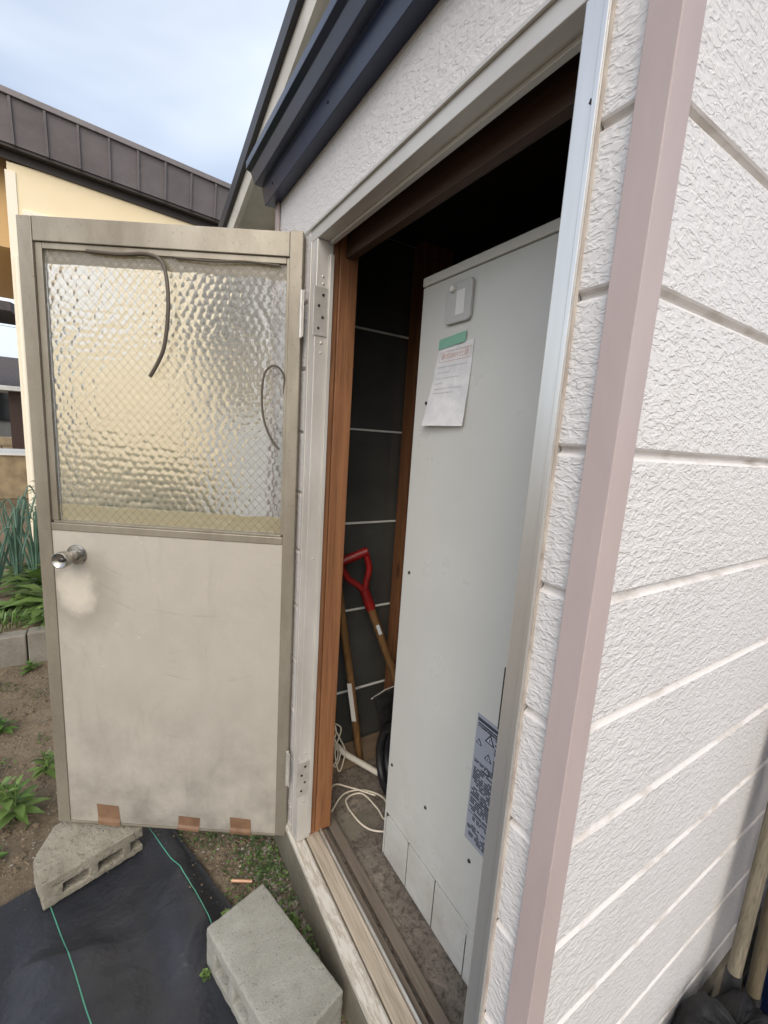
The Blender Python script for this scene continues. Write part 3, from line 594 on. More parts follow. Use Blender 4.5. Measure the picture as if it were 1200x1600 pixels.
# ------------------------------------------------------------------ paper note on the heater
note = thing('paper_note', (HX, .62, 1.63), 'white handwritten paper note taped to the grey water heater', 'note')
def notept(u, v):       # u left to right as seen, v bottom to top
    y = (.709 - .159 * u) * (1 - v) + (.677 - .135 * u) * v; zz = 1.626 + .001 * u + (.206 + .004 * u) * v
    lift = .0014 + .016 * (1 - v) ** 2 * (0.6 + .4 * (1 - u)) + .002 * math.sin(u * 5) * (1 - v) + .0016 * nz(u * 4, v * 5)
    return (HX - lift, y, zz)
M().grid(14, 18, notept).build('sheet', 'paper', note, smooth=True, angle=180)
M().grid(6, 3, lambda u, v: (HX - .0036 - .0006 * nz(u * 4, v * 3), .677 - .105 * u - .002 * v, 1.826 + .008 * u + .026 * v)).build('tape', 'green_tape', note)
def on_note(vs, u0, v0, su, sv, lift=.0007):
    out = []
    for x, y, _ in vs:
        p = notept(u0 + x * su, v0 + y * sv); out.append((p[0] - lift, p[1], p[2]))
    return out
vs, fs = text_mesh('単相200V仕様', 1.0)
xm = max(v[0] for v in vs) if vs else 1.0
M().add(on_note(vs, .13, .84, .76 / xm, .085), fs).build('printed_heading', 'red_print', note)
bx = M()
for (u0, v0, u1, v1) in ((.08, .805, .95, .811), (.08, .925, .95, .931), (.08, .805, .088, .931), (.942, .805, .95, .931)):
    bx.add(on_note([(u0, v0, 0), (u1, v0, 0), (u1, v1, 0), (u0, v1, 0)], 0, 0, 1, 1), [(0, 1, 2, 3)])
bx.build('heading_frame', 'red_print', note)
ln = M(); r2 = random.Random(5)
for v0, n in ((.735, .80), (.665, .36), (.595, .62), (.53, .2), (.465, .72), (.41, .5)):
    u = .1
    while u < .1 + n:
        w = r2.uniform(.02, .05); ln.add(on_note([(u, v0, 0), (u + w, v0 + .004, 0), (u + w, v0 + .016, 0), (u, v0 + .014, 0)], 0, 0, 1, 1), [(0, 1, 2, 3)]); u += w + .02
ln.build('faded_text', 'grey_print', note)

# ------------------------------------------------------------------ things stored inside the shed
sp = thing('red_grip_shovel', (.52, 1.12, .16), 'shovel with red D shaped grip leaning beside the water heater', 'shovel')
A0, A1 = Vector((.368, 1.155, .935)), Vector((.545, 1.10, .47))
d = (A0 - A1).normalized()
M().tube([A0 + d * .02, A0 - d * .1, A1], [.0165, .0165, .0175], 14).build('shaft', 'tool_wood', sp, smooth=True)
side = Vector((.97, -.25, 0)); side = (side - d * side.dot(d)).normalized()
gt = A0 + d * .19
gm_ = M(); gm_.tube([A0 - d * .045, A0 + d * .05], [.021, .020], 14)
for sgn in (-1, 1):
    gm_.tube(bez([A0 + d * .03, A0 + d * .07 + side * sgn * .018, A0 + d * .12 + side * sgn * .048, gt + side * sgn * .055, gt + d * .008 + side * sgn * .055], 6), .013, 10)
gm_.tube([gt - side * .062, gt + side * .062], .0185, 14)
gm_.build('d_grip', 'red_plastic', sp, smooth=True, angle=60)
stv = A0 - d * .18 + Vector((-.012, -.012, 0))
M().obox(A0 - d * .14 + Vector((-.004, -.0165, 0)), d * .022, side * .007, Vector((0, .001, 0))).build('sticker', 'sticker', sp, smooth=True)
nb = side.cross(d)
M().grid(8, 10, lambda u, v: A1 + d * (.06 - .32 * v) + side * (u - .5) * (.17 if v > .1 else .05 + v) + nb * (.03 * (2 * u - 1) ** 2)).build('blade', 'steel_dark', sp, smooth=True)
pole = thing('wooden_pole', (.39, 1.18, .16), 'plain wooden tool handle leaning against the doorway stud', 'tool handle')
P0, P1 = Vector((.215, 1.12, 1.02)), Vector((.388, 1.165, .163))
M().tube([P0, P0.lerp(P1, .5) + Vector((.004, 0, 0)), P1], .0152, 14).build('shaft', 'tool_wood', pole, smooth=True)
q0, q1 = P0.lerp(P1, .50), P0.lerp(P1, .72); off = Vector((-.010, -.0125, 0))
M().obox((q0 + q1) / 2 + off, (q1 - q0) / 2, Vector((.78, -.62, .1)).normalized() * .009, off.normalized() * .0012).build('paper_sticker', 'white_plastic', pole)
pipe = thing('white_pipe', (.3, 1.1, .2), 'thin white plastic pipe lying slanted on the shed floor', 'pipe')
M().tube([(.205, 1.19, .36), (.30, 1.135, .26), (.425, 1.06, .175)], .0125, 14).build('pipe', 'pvc_white', pipe, smooth=True)
cab = thing('white_cable', (.28, 1.0, .16), 'thin white electric cable looped on the shed floor', 'cable')
zc = .1605
M().tube(bez([(.155, .985, zc), (.25, 1.05, zc), (.33, 1.03, zc), (.375, .955, zc + .01), (.36, .885, zc + .012), (.33, .87, zc + .006), (.335, .93, zc), (.315, 1.02, zc), (.245, 1.02, zc), (.24, .93, zc), (.265, .86, zc), (.33, .815, zc), (.37, .80, zc)], 10), .0032, 8).build('cord', 'cable_white', cab, smooth=True)
M().tube(bez([(.15, .99, zc + .02), (.22, 1.09, .18), (.285, 1.06, .168), (.36, .985, zc)], 10), .0032, 8).build('cord', 'cable_white', cab, smooth=True)
M().tube([(.33, .815, zc), (.37, .80, zc)], .0052, 10).build('connector', 'white_plastic', cab, smooth=True)
hang = thing('hanging_cord', (.2, 1.15, .2), 'bundle of white cord hanging by the doorway stud', 'cord')
for dx, dz in ((0, 0), (.022, -.03), (-.01, .012)):
    c = bez([(.215 + dx, 1.13, .46 + dz), (.238 + dx, 1.12, .40), (.215 + dx, 1.12, .31), (.24 + dx, 1.12, .235 + dz), (.262 + dx, 1.12, .29), (.235 + dx, 1.12, .36), (.208 + dx, 1.13, .42), (.215 + dx, 1.13, .46 + dz)], 8)
    M().tube(c, .0028, 6).build('cord', 'cable_white', hang, smooth=True)
tub = thing('black_hose_ring', (.47, 1.0, .16), 'black rubber hose coil behind the corner of the water heater', 'hose')
for k in range(3):
    c = [(.415 + .035 * k + .02 * math.cos(a), .97 + .115 * math.cos(a + .2), .305 + .14 * math.sin(a)) for a in np.linspace(0, 2 * math.pi, 40)]
    M().tube(c, .018, 10, False).build('coil', 'black_rubber', tub, smooth=True)
dpan = thing('grey_dustpan', (.5, 1.1, .3), 'dark grey metal dustpan tucked beside the water heater', 'dustpan')
M().obox((.50, 1.10, .44), Vector((.065, -.02, .03)), Vector((-.03, .0, .09)), Vector((.0015, .004, .0))).build('pan', 'steel_dark', dpan, .001)
M().tube([(.40, 1.128, .492), (.4645, 1.122, .521), (.535, 1.075, .566)], .003, 8).build('rim', 'bright_metal', dpan)

# ------------------------------------------------------------------ weed-control sheet
ws = thing('weed_control_sheet', (-.7, .8, 0), 'black woven weed control sheet with green threads on the soil', 'ground sheet')
def sheet_pt(u, v):
    a = -1.25 + 1.325 * u; b = -0.045 + 2.1 * v
    ed = .012 * nz(a * 6, b * 6, 1, 9)
    p = S0 + SN * (a + (ed if u > .99 else 0)) + SD * (b + (ed if v < .01 else 0))
    e = min(1.0, (1 - u) * 18, v * 26 + .05)
    return (p.x, p.y, 0.002 + (sheet_h(p.x, p.y) - .002) * max(.15, e))
sm = M().grid(120, 170, sheet_pt); sm.build('cloth', 'weed_cloth', ws, smooth=True, angle=180)
for k in range(3):
    a = 0.0 - .332 * k
    def th(u, v, a=a):
        b = -.04 + 2.08 * v; wob = .003 * nz(b * 3, k)
        p = S0 + SN * (a + wob + (u - .5) * .0032) + SD * b
        uu = (a + 1.25) / 1.325; vv = (b + .045) / 2.1; e = min(1.0, (1 - uu) * 18, vv * 26 + .05)
        return (p.x, p.y, 0.002 + (sheet_h(p.x, p.y) - .002) * max(.15, e) + .0018)
    M().grid(2, 240, th).build('green_thread', 'green_thread', ws)

# ------------------------------------------------------------------ concrete blocks
def cblock(name, label, mat, corner, ex, ey, L, W, T, chip=None, tilt=0.0):
    ex = Vector((*ex, 0)).normalized(); ey = Vector((*ey, 0)); ey = (ey - ex * ey.dot(ex)).normalized(); zx = Vector((0, 0, 1)); corner = Vector(corner)
    o = thing(name, (*(corner + ex * L / 2 + ey * W / 2).to_tuple()[:2], corner.z), label, 'concrete block', 'loose concrete blocks by the doorway')
    bm = bmesh.new()
    # core block: solid slab with recessed half-cores opening on the long sides (through holes along ey)
    nx, nw, nt = 40, 18, 10
    holes = [(.055, .130), (.158, .232), (.260, .335)]
    m = M()
    zs = [0, .03 if T > .12 else .024, T - .042 if T > .12 else T - .038, T]
    # cross section in (x,z): outer rect minus holes -> build as cells
    xs_ = [0]; 
    for a, b in holes: xs_ += [a * L / .39, b * L / .39]
    xs_.append(L)
    cells = []
    for i in range(len(xs_) - 1):
        for j in range(3):
            if j == 1 and i % 2 == 1: continue
            cells.append((xs_[i], xs_[i + 1], zs[j], zs[j + 1]))
    vmap = {}; bmv = []
    def V(i, k, w):
        key = (round(i, 5), round(k, 5), w)
        if key not in vmap: vmap[key] = bm.verts.new((i, w, k))
        return vmap[key]
    from collections import defaultdict
    faces = defaultdict(int); fl = {}
    for (x0, x1, z0, z1) in cells:
        c8 = [V(x, z, w) for w in (0.0, W) for x, z in ((x0, z0), (x1, z0), (x1, z1), (x0, z1))]
        for f in ((0, 1, 2, 3), (7, 6, 5, 4), (0, 4, 5, 1), (1, 5, 6, 2), (2, 6, 7, 3), (3, 7, 4, 0)):
            key = frozenset(c8[i] for i in f); faces[key] += 1; fl[key] = [c8[i] for i in f]
    for key, n in faces.items():
        if n == 1: bm.faces.new(fl[key])
    bmesh.ops.recalc_face_normals(bm, faces=bm.faces)
    if chip:
        for (pt, nrm) in chip:
            g_ = bm.verts[:] + bm.edges[:] + bm.faces[:]
            r_ = bmesh.ops.bisect_plane(bm, geom=g_, plane_co=pt, plane_no=nrm, clear_outer=True)
            ed = [e_ for e_ in r_['geom_cut'] if isinstance(e_, bmesh.types.BMEdge)]
            bmesh.ops.holes_fill(bm, edges=ed)
        bmesh.ops.recalc_face_normals(bm, faces=bm.faces)
    bmesh.ops.triangulate(bm, faces=[f for f in bm.faces if len(f.verts) > 4])
    es = [e_ for e_ in bm.edges if e_.is_manifold and e_.calc_face_angle(0) > R(28)]
    bmesh.ops.bevel(bm, geom=es, offset=.004, segments=2, profile=.5, affect='EDGES', clamp_overlap=True)
    bmesh.ops.triangulate(bm, faces=bm.faces)
    for _ in range(6):
        le = [e_ for e_ in bm.edges if e_.calc_length() > .014]
        if not le: break
        bmesh.ops.subdivide_edges(bm, edges=le, cuts=1)
        bmesh.ops.triangulate(bm, faces=[f for f in bm.faces if len(f.verts) > 3])
    bm.normal_update(); sd = corner.x * 13
    amp = 1.6 if chip else 1.0
    mv = [(v_, v_.normal * (amp * (.0016 * mnoise.noise(v_.co * 38 + Vector((sd, 0, 0))) + .0012 * mnoise.noise(v_.co * 110)))) for v_ in bm.verts]
    for v_, dv in mv: v_.co += dv
    off_ = WL[o.name]
    tl = Vector((0, 0, tilt))
    for v_ in bm.verts:
        x, w, z = v_.co; v_.co = corner + ex * x + ey * w + zx * (z + tilt * w) - off_
    me = bpy.data.meshes.new('block_body'); bm.to_mesh(me); bm.free(); me.materials.append(MAT[mat])
    me.polygons.foreach_set('use_smooth', [True] * len(me.polygons)); me.set_sharp_from_angle(angle=R(50))
    b = bpy.data.objects.new('block_body', me); COL.objects.link(b); b.parent = o; WL[b.name] = off_; return o
# near block: top corners measured at z = .145
cblock('concrete_block', 'clean grey hollow concrete block lying flat beside the threshold', 'block_concrete', (-.311, .821, .010), (.103, -.376), (.178, .058), .39, .188, .135)
# far broken block under the door, partly on the sheet
cblock('concrete_block', 'broken mossy concrete block under the free end of the door', 'old_block', (-.735, 1.222, .012), (.86, .26), (-.26, .86), .39, .23, .098,
       chip=[((.0, .125, .05), (-.80, .62, .05)), ((.30, .0, .0), (.99, .12, 0))])

# ------------------------------------------------------------------ bits on the soil
stick = thing('copper_pipe_offcut', (-.16, 1.02, .0), 'short copper coloured offcut lying on the soil near block', 'offcut')
M().tube([(-.190, 1.037, .012), (-.128, .998, .014)], .0058, 12).build('offcut', 'copper', stick, smooth=True)
pm = M(); rp = random.Random(21)
def ico(c, r, sq, mb):
    a = rp.uniform(0, 6.28); pts_ = []
    for (x, y, z) in ((0, 0, 1), (1, 0, .2), (.3, .95, -.1), (-.8, .6, .15), (-.8, -.6, -.1), (.3, -.95, .2), (0, 0, -1)):
        k = rp.uniform(.75, 1.2); xx, yy = x * math.cos(a) - y * math.sin(a), x * math.sin(a) + y * math.cos(a)
        pts_.append((c[0] + xx * r * k, c[1] + yy * r * k * sq, c[2] + z * r * .6 * k))
    mb.add(pts_, [(0, 1, 2), (0, 2, 3), (0, 3, 4), (0, 4, 5), (0, 5, 1), (6, 2, 1), (6, 3, 2), (6, 4, 3), (6, 5, 4), (6, 1, 5)])
for k in range(3600):
    if k < 1500: x = -.01 - abs(rp.gauss(0, .07)); y = rp.uniform(.35, 1.3)
    elif k < 2300: x = rp.uniform(-.38, -.01); y = rp.uniform(.6, 1.6)
    else: x = rp.uniform(-1.7, -.2); y = rp.uniform(1.45, 3.0)
    q = Vector((x, y)) - S0
    if q.dot(SN) < .085 and q.dot(SD) > -.06: continue
    r = rp.uniform(.003, .0085) * (1.0 if k < 1500 else .75)
    ico((x, y, ground_h(x, y) + r * .3), r, rp.uniform(.7, 1), pm)
cd = M(); lt = M()
for k in range(2600):
    if k < 900: x = rp.uniform(-.36, -.01); y = rp.uniform(.5, 1.6)
    else: x = rp.uniform(-1.7, -.3); y = rp.uniform(1.42, 3.05)
    q = Vector((x, y)) - S0
    if q.dot(SN) < .085 and q.dot(SD) > -.06: continue
    r = .004 + .016 * rp.random() ** 4
    ico((x, y, ground_h(x, y) + r * .1), r, rp.uniform(.7, 1), cd)
    if k % 6 == 0:
        a = rp.uniform(0, 6.28); L = rp.uniform(.004, .016); z = ground_h(x, y) + .006
        lt.obox((x, y, z), (math.cos(a) * L, math.sin(a) * L, rp.uniform(-.004, .004)), (-math.sin(a) * .0012, math.cos(a) * .0012, 0), (0, 0, .0006))
tag(cd.build('soil_clods', 'soil'), 'crumbled brown clods on the bare soil', 'clods', None, 'stuff'); tag(lt.build('straw_litter', 'straw'), 'dry straw bits littering the soil', 'litter', None, 'stuff')
tag(pm.build('pebbles', 'pebble'), 'small grey pebbles scattered over the soil', 'pebbles', None, 'stuff')
# low ground cover: tiny leaves along the wall foot and between sheet and shed
gc = M(); rg = random.Random(31)
cl = [(rg.uniform(-.36, -.02), rg.uniform(.55, 1.55)) for _ in range(60)] + [(-.03 - rg.random() * .08, rg.uniform(.35, 1.25)) for _ in range(46)] + [(rg.uniform(-1.6, -.75), rg.uniform(1.6, 3.0)) for _ in range(40)]
for cx, cy in cl:
    q = Vector((cx, cy)) - S0
    if q.dot(SN) < .09 and q.dot(SD) > -.06: continue
    for k in range(rg.randint(8, 26)):
        x, y = cx + rg.gauss(0, .028), cy + rg.gauss(0, .028); x = min(x, -.012)
        a = rg.uniform(0, 6.28); L = rg.uniform(.008, .018)
        gc.leaf((x, y, max(ground_h(x, y), -.01) + rg.uniform(.002, .016)), (math.cos(a), math.sin(a), rg.uniform(.1, .9)), L, L * .7, .25, seg=2, mi=rg.choice([0, 0, 1]))
tag(gc.build('ground_cover', ['leaf_dark', 'leaf_fresh']), 'tiny green weeds creeping over the soil beside the shed', 'weeds', None, 'stuff')
def weed(name, loc, label, h, nl, L, W, mats, group='weeds growing in the bare soil', seed=1, spread=.9):
    r_ = random.Random(seed); o = thing(name, loc, label, 'plant', group); b = Vector(loc)
    st_ = M(); lf = M()
    for k in range(max(1, nl // 14)):
        a0 = r_.uniform(0, 6.28); top = b + Vector((math.cos(a0) * h * .25 * (k > 0), math.sin(a0) * h * .25 * (k > 0), h * r_.uniform(.7, 1)))
        st_.tube([b - Vector((0, 0, .01)), b.lerp(top, .5) + Vector((r_.uniform(-.1, .1) * h, r_.uniform(-.1, .1) * h, 0)), top], [.0035, .003, .0018], 6)
        n = 14
        for i in range(n):
            q = i / n; a = a0 + i * 2.4 + r_.uniform(-.3, .3); p = b.lerp(top, .12 + .88 * q)
            l_ = L * (1.05 - .65 * q) * r_.uniform(.8, 1.15)
            lf.leaf(p, (math.cos(a), math.sin(a), .25 + .9 * q), l_, W * l_ / L, .35 * spread, seg=4, mi=r_.choice([0, 0, 0, 1]))
    st_.build('stem', mats[0], o); lf.build('leaves', mats, o, smooth=True, angle=80)
weed('leafy_weed', (-.862, 1.70, 0), 'bushy bright green weed left of the broken block', .21, 42, .125, .036, ['leaf_fresh', 'leaf_grass'], seed=4)
weed('leafy_weed', (-.80, 1.93, 0), 'small green weed beside the door edge behind the bushy one', .13, 28, .09, .026, ['leaf_fresh', 'leaf_dark'], seed=9)
weed('leafy_weed', (-1.02, 2.35, 0), 'low green weed on the garden path by the picture edge', .08, 28, .09, .03, ['leaf_grass', 'leaf_dark'], seed=12)
weed('leafy_weed', (-.232, .918, 0), 'round leaved seedling at the top corner of the clean block', .05, 14, .038, .030, ['leaf_fresh', 'leaf_dark'], seed=15)
weed('leafy_weed', (-.318, .79, .01), 'tiny seedling under the left side of the clean block', .028, 14, .022, .018, ['leaf_fresh', 'leaf_dark'], seed=17)
weed('leafy_weed', (-.055, .80, 0), 'green seedling between the clean block and the shed wall', .06, 14, .034, .022, ['leaf_fresh', 'leaf_dark'], seed=19)
weed('leafy_weed', (-.235, 1.32, 0), 'small sprout below the middle tape patch of the door', .06, 14, .04, .02, ['leaf_fresh', 'leaf_dark'], seed=23)

for k, (x, y, h_, lb) in enumerate([(-1.16, 2.82, .07, 'in front of the edging block at the picture edge'), (-.98, 2.98, .06, 'at the foot of the edging block joint'), (-.93, 1.50, .06, 'at the corner of the black sheet by the picture edge'), (-1.02, 1.98, .10, 'beside the bushy weed at the picture edge'), (-.30, 1.50, .08, 'in the shade under the door near the wall')]):
    weed('leafy_weed', (x, y, 0), 'small pale green weed ' + lb, h_, 28, .075, .022, ['leaf_grass', 'leaf_fresh'], seed=70 + k)
cb = M()
for k in range(260):
    u, v = 1 - abs(rp.gauss(0, .035)), rp.uniform(.0, .8)
    if k % 3 == 0: u, v = rp.uniform(.3, 1), abs(rp.gauss(0, .025))
    if not (0 < u < 1 and 0 < v < 1): continue
    p = sheet_pt(u, v); r = .001 + .004 * rp.random() ** 3; ico((p[0], p[1], p[2] + r * .3), r, 1, cb)
tag(cb.build('soil_crumbs', 'soil'), 'crumbs of earth along the edge of the black sheet', 'crumbs', None, 'stuff')

# ------------------------------------------------------------------ vegetable garden beyond the path
tag(M().grid(60, 50, lambda u, v: (-3.2 + 3.6 * u, 3.20 + 2.3 * v, .165 + .04 * nz(u * 9, v * 9) + .02 * nz(u * 30, v * 30) - (.18 if v > .98 else 0))).build('garden_bed', 'soil', smooth=True, angle=180), 'raised brown garden bed behind the edging blocks', None, None, 'structure')
edge_lab = ['edging block at the picture edge beside the door', 'edging block half hidden by the door edge', 'edging block behind the door', 'edging block far behind the glass', 'edging block cut off by the picture edge']
for k, x in enumerate((-1.395, -1.0, -.605, -.21, -1.79)):
    o = thing('edging_block', (x + .19, 3.14, 0), 'grey concrete ' + edge_lab[k], 'edging block', 'edging blocks of the garden bed')
    M().box((x, 3.09, -.05), (x + .388, 3.19, .195 + .01 * (k % 2))).build('block_body', 'kerb_concrete', o, .008)
def onion(loc, seed, label):
    r_ = random.Random(seed); o = thing('green_onion', loc, label, 'plant', 'green onions in the garden bed'); m = M(); b = Vector(loc)
    for k in range(9):
        a = r_.uniform(0, 6.28); L = r_.uniform(.5, .85); lean = r_.uniform(.05, .35)
        tip = b + Vector((math.cos(a) * L * lean, math.sin(a) * L * lean, L))
        mid = b.lerp(tip, .5) + Vector((-math.cos(a), -math.sin(a), 0)) * .03 * r_.random()
        pts_ = [b, mid, tip]
        if r_.random() < .3: pts_.append(tip + Vector((math.cos(a) * .12, math.sin(a) * .12, -.12)))
        c = bez(pts_, 4); m.tube(c, [.012 * (1 - .75 * i / len(c)) for i in range(len(c))], 6)
    m.build('leaves', 'leaf_onion', o, smooth=True)
ro = random.Random(2)
for k, (x, y, lb) in enumerate([(-1.31, 4.02, 'cut by the left picture edge in the front row'), (-1.18, 4.10, 'in the middle of the front row'), (-1.05, 4.00, 'against the door stile in the front row'),
                                (-1.26, 4.48, 'behind the front row near the picture edge'), (-1.10, 4.52, 'behind the front row near the door stile')]):
    onion((x, y, .15), 40 + k, 'tall bluish green onion plant ' + lb)
def clump(name, loc, label, cat, n, L, W, mats, seed, upness=.9, group=None):
    r_ = random.Random(seed); o = thing(name, loc, label, cat, group); m = M()
    for k in range(n):
        a = r_.uniform(0, 6.28); q = r_.random() ** .5
        p = Vector(loc) + Vector((math.cos(a) * q * L * .55, math.sin(a) * q * L * .55, r_.uniform(0, .02)))
        m.leaf(p, (math.cos(a) * r_.random(), math.sin(a) * r_.random(), upness), L * r_.uniform(.6, 1.1), W, .5, seg=3, mi=r_.choice([0, 1]))
    m.build('leaves', mats, o, smooth=True, angle=80); return o
clump('grass_tuft', (-1.18, 3.34, .155), 'tuft of thin grass right behind the edging block', 'grass tuft', 130, .24, .010, ['leaf_grass', 'leaf_fresh'], 3, .9, 'grass tufts along the bed')
clump('grass_tuft', (-1.48, 3.36, .155), 'tuft of thin grass behind the edging block at the picture edge', 'grass tuft', 110, .22, .010, ['leaf_grass', 'leaf_dark'], 5, .9, 'grass tufts along the bed')
clump('grass_tuft', (-.86, 3.32, .155), 'tuft of thin grass against the door edge', 'grass tuft', 110, .24, .010, ['leaf_grass', 'leaf_fresh'], 6, .9, 'grass tufts along the bed')
rv = random.Random(8)
for k, (x, y) in enumerate([(-1.30, 3.72), (-1.08, 3.85), (-1.52, 3.9), (-.92, 3.70), (-1.15, 4.6), (-.6, 3.6), (-.3, 3.8), (-.1, 3.5), (-.75, 4.2), (-.4, 4.4), (0.0, 4.3)]):
    clump('leafy_vegetable', (x, y, .15), ['leafy green vegetable right behind the grass tuft at the edging block', 'leafy green vegetable in front of the onions, nearer the door edge', 'leafy green vegetable cut by the left picture edge', 'leafy green vegetable half hidden by the door stile', 'leafy green vegetable behind the first row of onions'][k] if k < 5 else 'leafy green vegetable plant seen blurred through the door glass', 'plant', 70 if k < 5 else 90, .13 if k < 5 else .62, .075 if k < 5 else .11, ['leaf_fresh', 'leaf_dark'], 60 + k, .5, 'leafy vegetables in the bed')

for k, (x, y, h_) in enumerate([(-.85, 5.15, 1.15), (-.30, 5.25, 1.0), (.15, 5.1, .9)]):
    o = thing('garden_shrub', (x, y, .12), 'leafy green shrub before the yellow wall, %s through the door glass' % ['leftmost', 'middle', 'rightmost'][k], 'shrub', 'shrubs along the yellow house')
    r_ = random.Random(90 + k); tr_ = M(); m = M()
    for i in range(7):
        a = r_.uniform(0, 6.28); tp = Vector((x + math.cos(a) * .25, y + math.sin(a) * .2, .12 + h_ * r_.uniform(.7, .95)))
        tr_.tube([(x, y, .1), Vector((x, y, .1)).lerp(tp, .5) + Vector((0, 0, .08)), tp], [.014, .01, .005], 6)
    for i in range(1300):
        a = r_.uniform(0, 6.28); q = r_.random() ** .5; z = r_.random(); rad = .36 * math.sin(math.pi * (.12 + .8 * z)) * q
        m.leaf((x + math.cos(a) * rad, y + .8 * math.sin(a) * rad, .15 + h_ * z), (math.cos(a), math.sin(a), r_.uniform(-.2, .9)), r_.uniform(.05, .09), .03, .3, seg=2, mi=r_.choice([0, 0, 1]))
    tr_.build('branches', 'old_wood', o); m.build('foliage', ['leaf_dark', 'leaf_fresh'], o)

# ------------------------------------------------------------------ main house behind the shed
mh = thing('main_house', (2, 3.5, 0), 'pale house wall with dark sloping roof edge behind the shed', 'house')
HXW = 0.62
box('wall', 'grey_wall', mh, (HXW, 1.325, -.1), (5.0, 5.6, 2.75))
rz = lambda y: 4.065 - .253 * y
wall2 = M().add([(HXW, 1.325, 2.7502), (5, 1.325, 2.7502), (5, 5.6, 2.7502), (HXW, 5.6, 2.7502), (HXW, 1.325, rz(1.325) - .16), (5, 1.325, rz(1.325) - .16), (5, 5.6, rz(5.6) + .02), (HXW, 5.6, rz(5.6) + .02)],
                [(3, 2, 1, 0), (4, 5, 6, 7), (0, 1, 5, 4), (1, 2, 6, 5), (2, 3, 7, 6), (3, 0, 4, 7)]).build('gable', 'grey_wall', mh)
def slab(name, mat, x0, x1, y0, y1, dz0, dz1, parent):
    vs = [(x, y, rz(y) + d_) for d_ in (dz0, dz1) for x, y in ((x0, y0), (x1, y0), (x1, y1), (x0, y1))]
    return M().add(vs, [(3, 2, 1, 0), (4, 5, 6, 7), (0, 1, 5, 4), (1, 2, 6, 5), (2, 3, 7, 6), (3, 0, 4, 7)]).build(name, mat, parent)
rf = slab('roof', 'roof_dark', .30, 5.2, .80, 5.75, -.035, .03, mh)
slab('fascia', 'white_fascia', .315, .345, .80, 5.74, -.20, -.0355, rf)
slab('roof_edge', 'roof_dark', .285, .3145, .80, 5.75, -.065, .035, rf)
slab('soffit', 'white_fascia', .3455, HXW - .002, .82, 5.70, -.15, -.135, rf)
w_ = box('window', 'aluminium', mh, (HXW - .03, 3.20, 1.70), (HXW + .01, 4.90, 2.62), .004)
box('pane', 'window_dark', w_, (HXW - .034, 3.25, 1.75), (HXW - .0305, 4.035, 2.57)); box('pane', 'window_dark', w_, (HXW - .034, 4.065, 1.75), (HXW - .0305, 4.85, 2.57))

# ------------------------------------------------------------------ yellow neighbour house
yh = thing('yellow_house', (2, 8, 0), 'yellow rendered house with grey brown metal fascia and dark soffit', 'house')
YW = 6.0; YF = 5.88
zt = lambda x: 4.526 - .075 * x; zb = lambda x: 4.15 - .058 * x
box('wall', 'yellow_wall', yh, (-1.305, YW, -.1), (6.0, 12.0, 4.10))
box('corner_board', 'cream_trim', yh, (-1.322, YW - .012, -.1), (-1.235, YW + .2, 4.02), .003)
box('overhang', 'tan_wall', yh, (-3.4, YW + .25, 3.35), (-1.306, YW + 3.0, 4.30))
step = .270; x = -4.2 + .01
k = 0
while x < 4.6:
    x0, x1 = x + .012, x + step - .012; lean = .10
    M().add([(a, YF - lean * q + d_, (zt(a) - .03) * q + (zb(a) + .0) * (1 - q)) for d_ in (0, .012) for q in (0, 1) for a in (x0, x1)],
            [(0, 1, 3, 2), (6, 7, 5, 4), (0, 4, 5, 1), (1, 5, 7, 3), (3, 7, 6, 2), (2, 6, 4, 0)]).build('fascia_panel', 'brown_metal', yh)
    M().add([(a, YF - lean * q - .022 + d_, (zt(a) - .032) * q + (zb(a) - .006) * (1 - q)) for d_ in (0, .04) for q in (0, 1) for a in (x - .0115, x + .0115)],
            [(0, 1, 3, 2), (6, 7, 5, 4), (0, 4, 5, 1), (1, 5, 7, 3), (3, 7, 6, 2), (2, 6, 4, 0)]).build('rib', 'brown_metal', yh, .003)
    x += step
M().add([(a, y_, z_(a) + dz) for a, in ((-4.2,), (4.7,)) for y_, z_, dz in ((YF - .13, zt, -.028), (YF - .13, zt, .028), (YF + .4, zt, .028), (YF + .4, zt, -.028))],
        [(0, 1, 2, 3), (7, 6, 5, 4), (0, 4, 5, 1), (1, 5, 6, 2), (2, 6, 7, 3), (3, 7, 4, 0)]).build('roof_cap', 'brown_metal', yh, .004)
M().add([(a, y_, z_(a) + dz) for a, in ((-4.2,), (4.7,)) for y_, z_, dz in ((YF + .013, zb, -.03), (YF + .013, zb, .02), (YW - .001, zb, .02), (YW - .001, zb, -.03))],
        [(0, 1, 2, 3), (7, 6, 5, 4), (0, 4, 5, 1), (1, 5, 6, 2), (2, 6, 7, 3), (3, 7, 4, 0)]).build('soffit', 'dark_soffit', yh)
M().add([(a, y_, z_(a) + dz) for a, in ((-4.2,), (4.7,)) for y_, z_, dz in ((YF + .02, zt, -.04), (YF + .02, zt, -.03), (12.5, zt, -.03), (12.5, zt, -.04))],
        [(0, 1, 2, 3), (7, 6, 5, 4), (0, 4, 5, 1), (1, 5, 6, 2), (2, 6, 7, 3), (3, 7, 4, 0)]).build('roof', 'brown_metal', yh)
M().add([(a, y_, 4.04 - .057 * a + dz) for a, in ((-4.2,), (4.7,)) for y_, dz in ((YW - .022, 0), (YW - .022, .079), (YW - .0005, .079), (YW - .0005, 0))],
        [(0, 1, 2, 3), (7, 6, 5, 4), (0, 4, 5, 1), (1, 5, 6, 2), (2, 6, 7, 3), (3, 7, 4, 0)]).build('frieze_board', 'dark_soffit', yh)
w_ = box('window', 'cream_trim', yh, (-1.20, YW - .03, 2.55), (-.30, YW + .01, 3.68), .005)
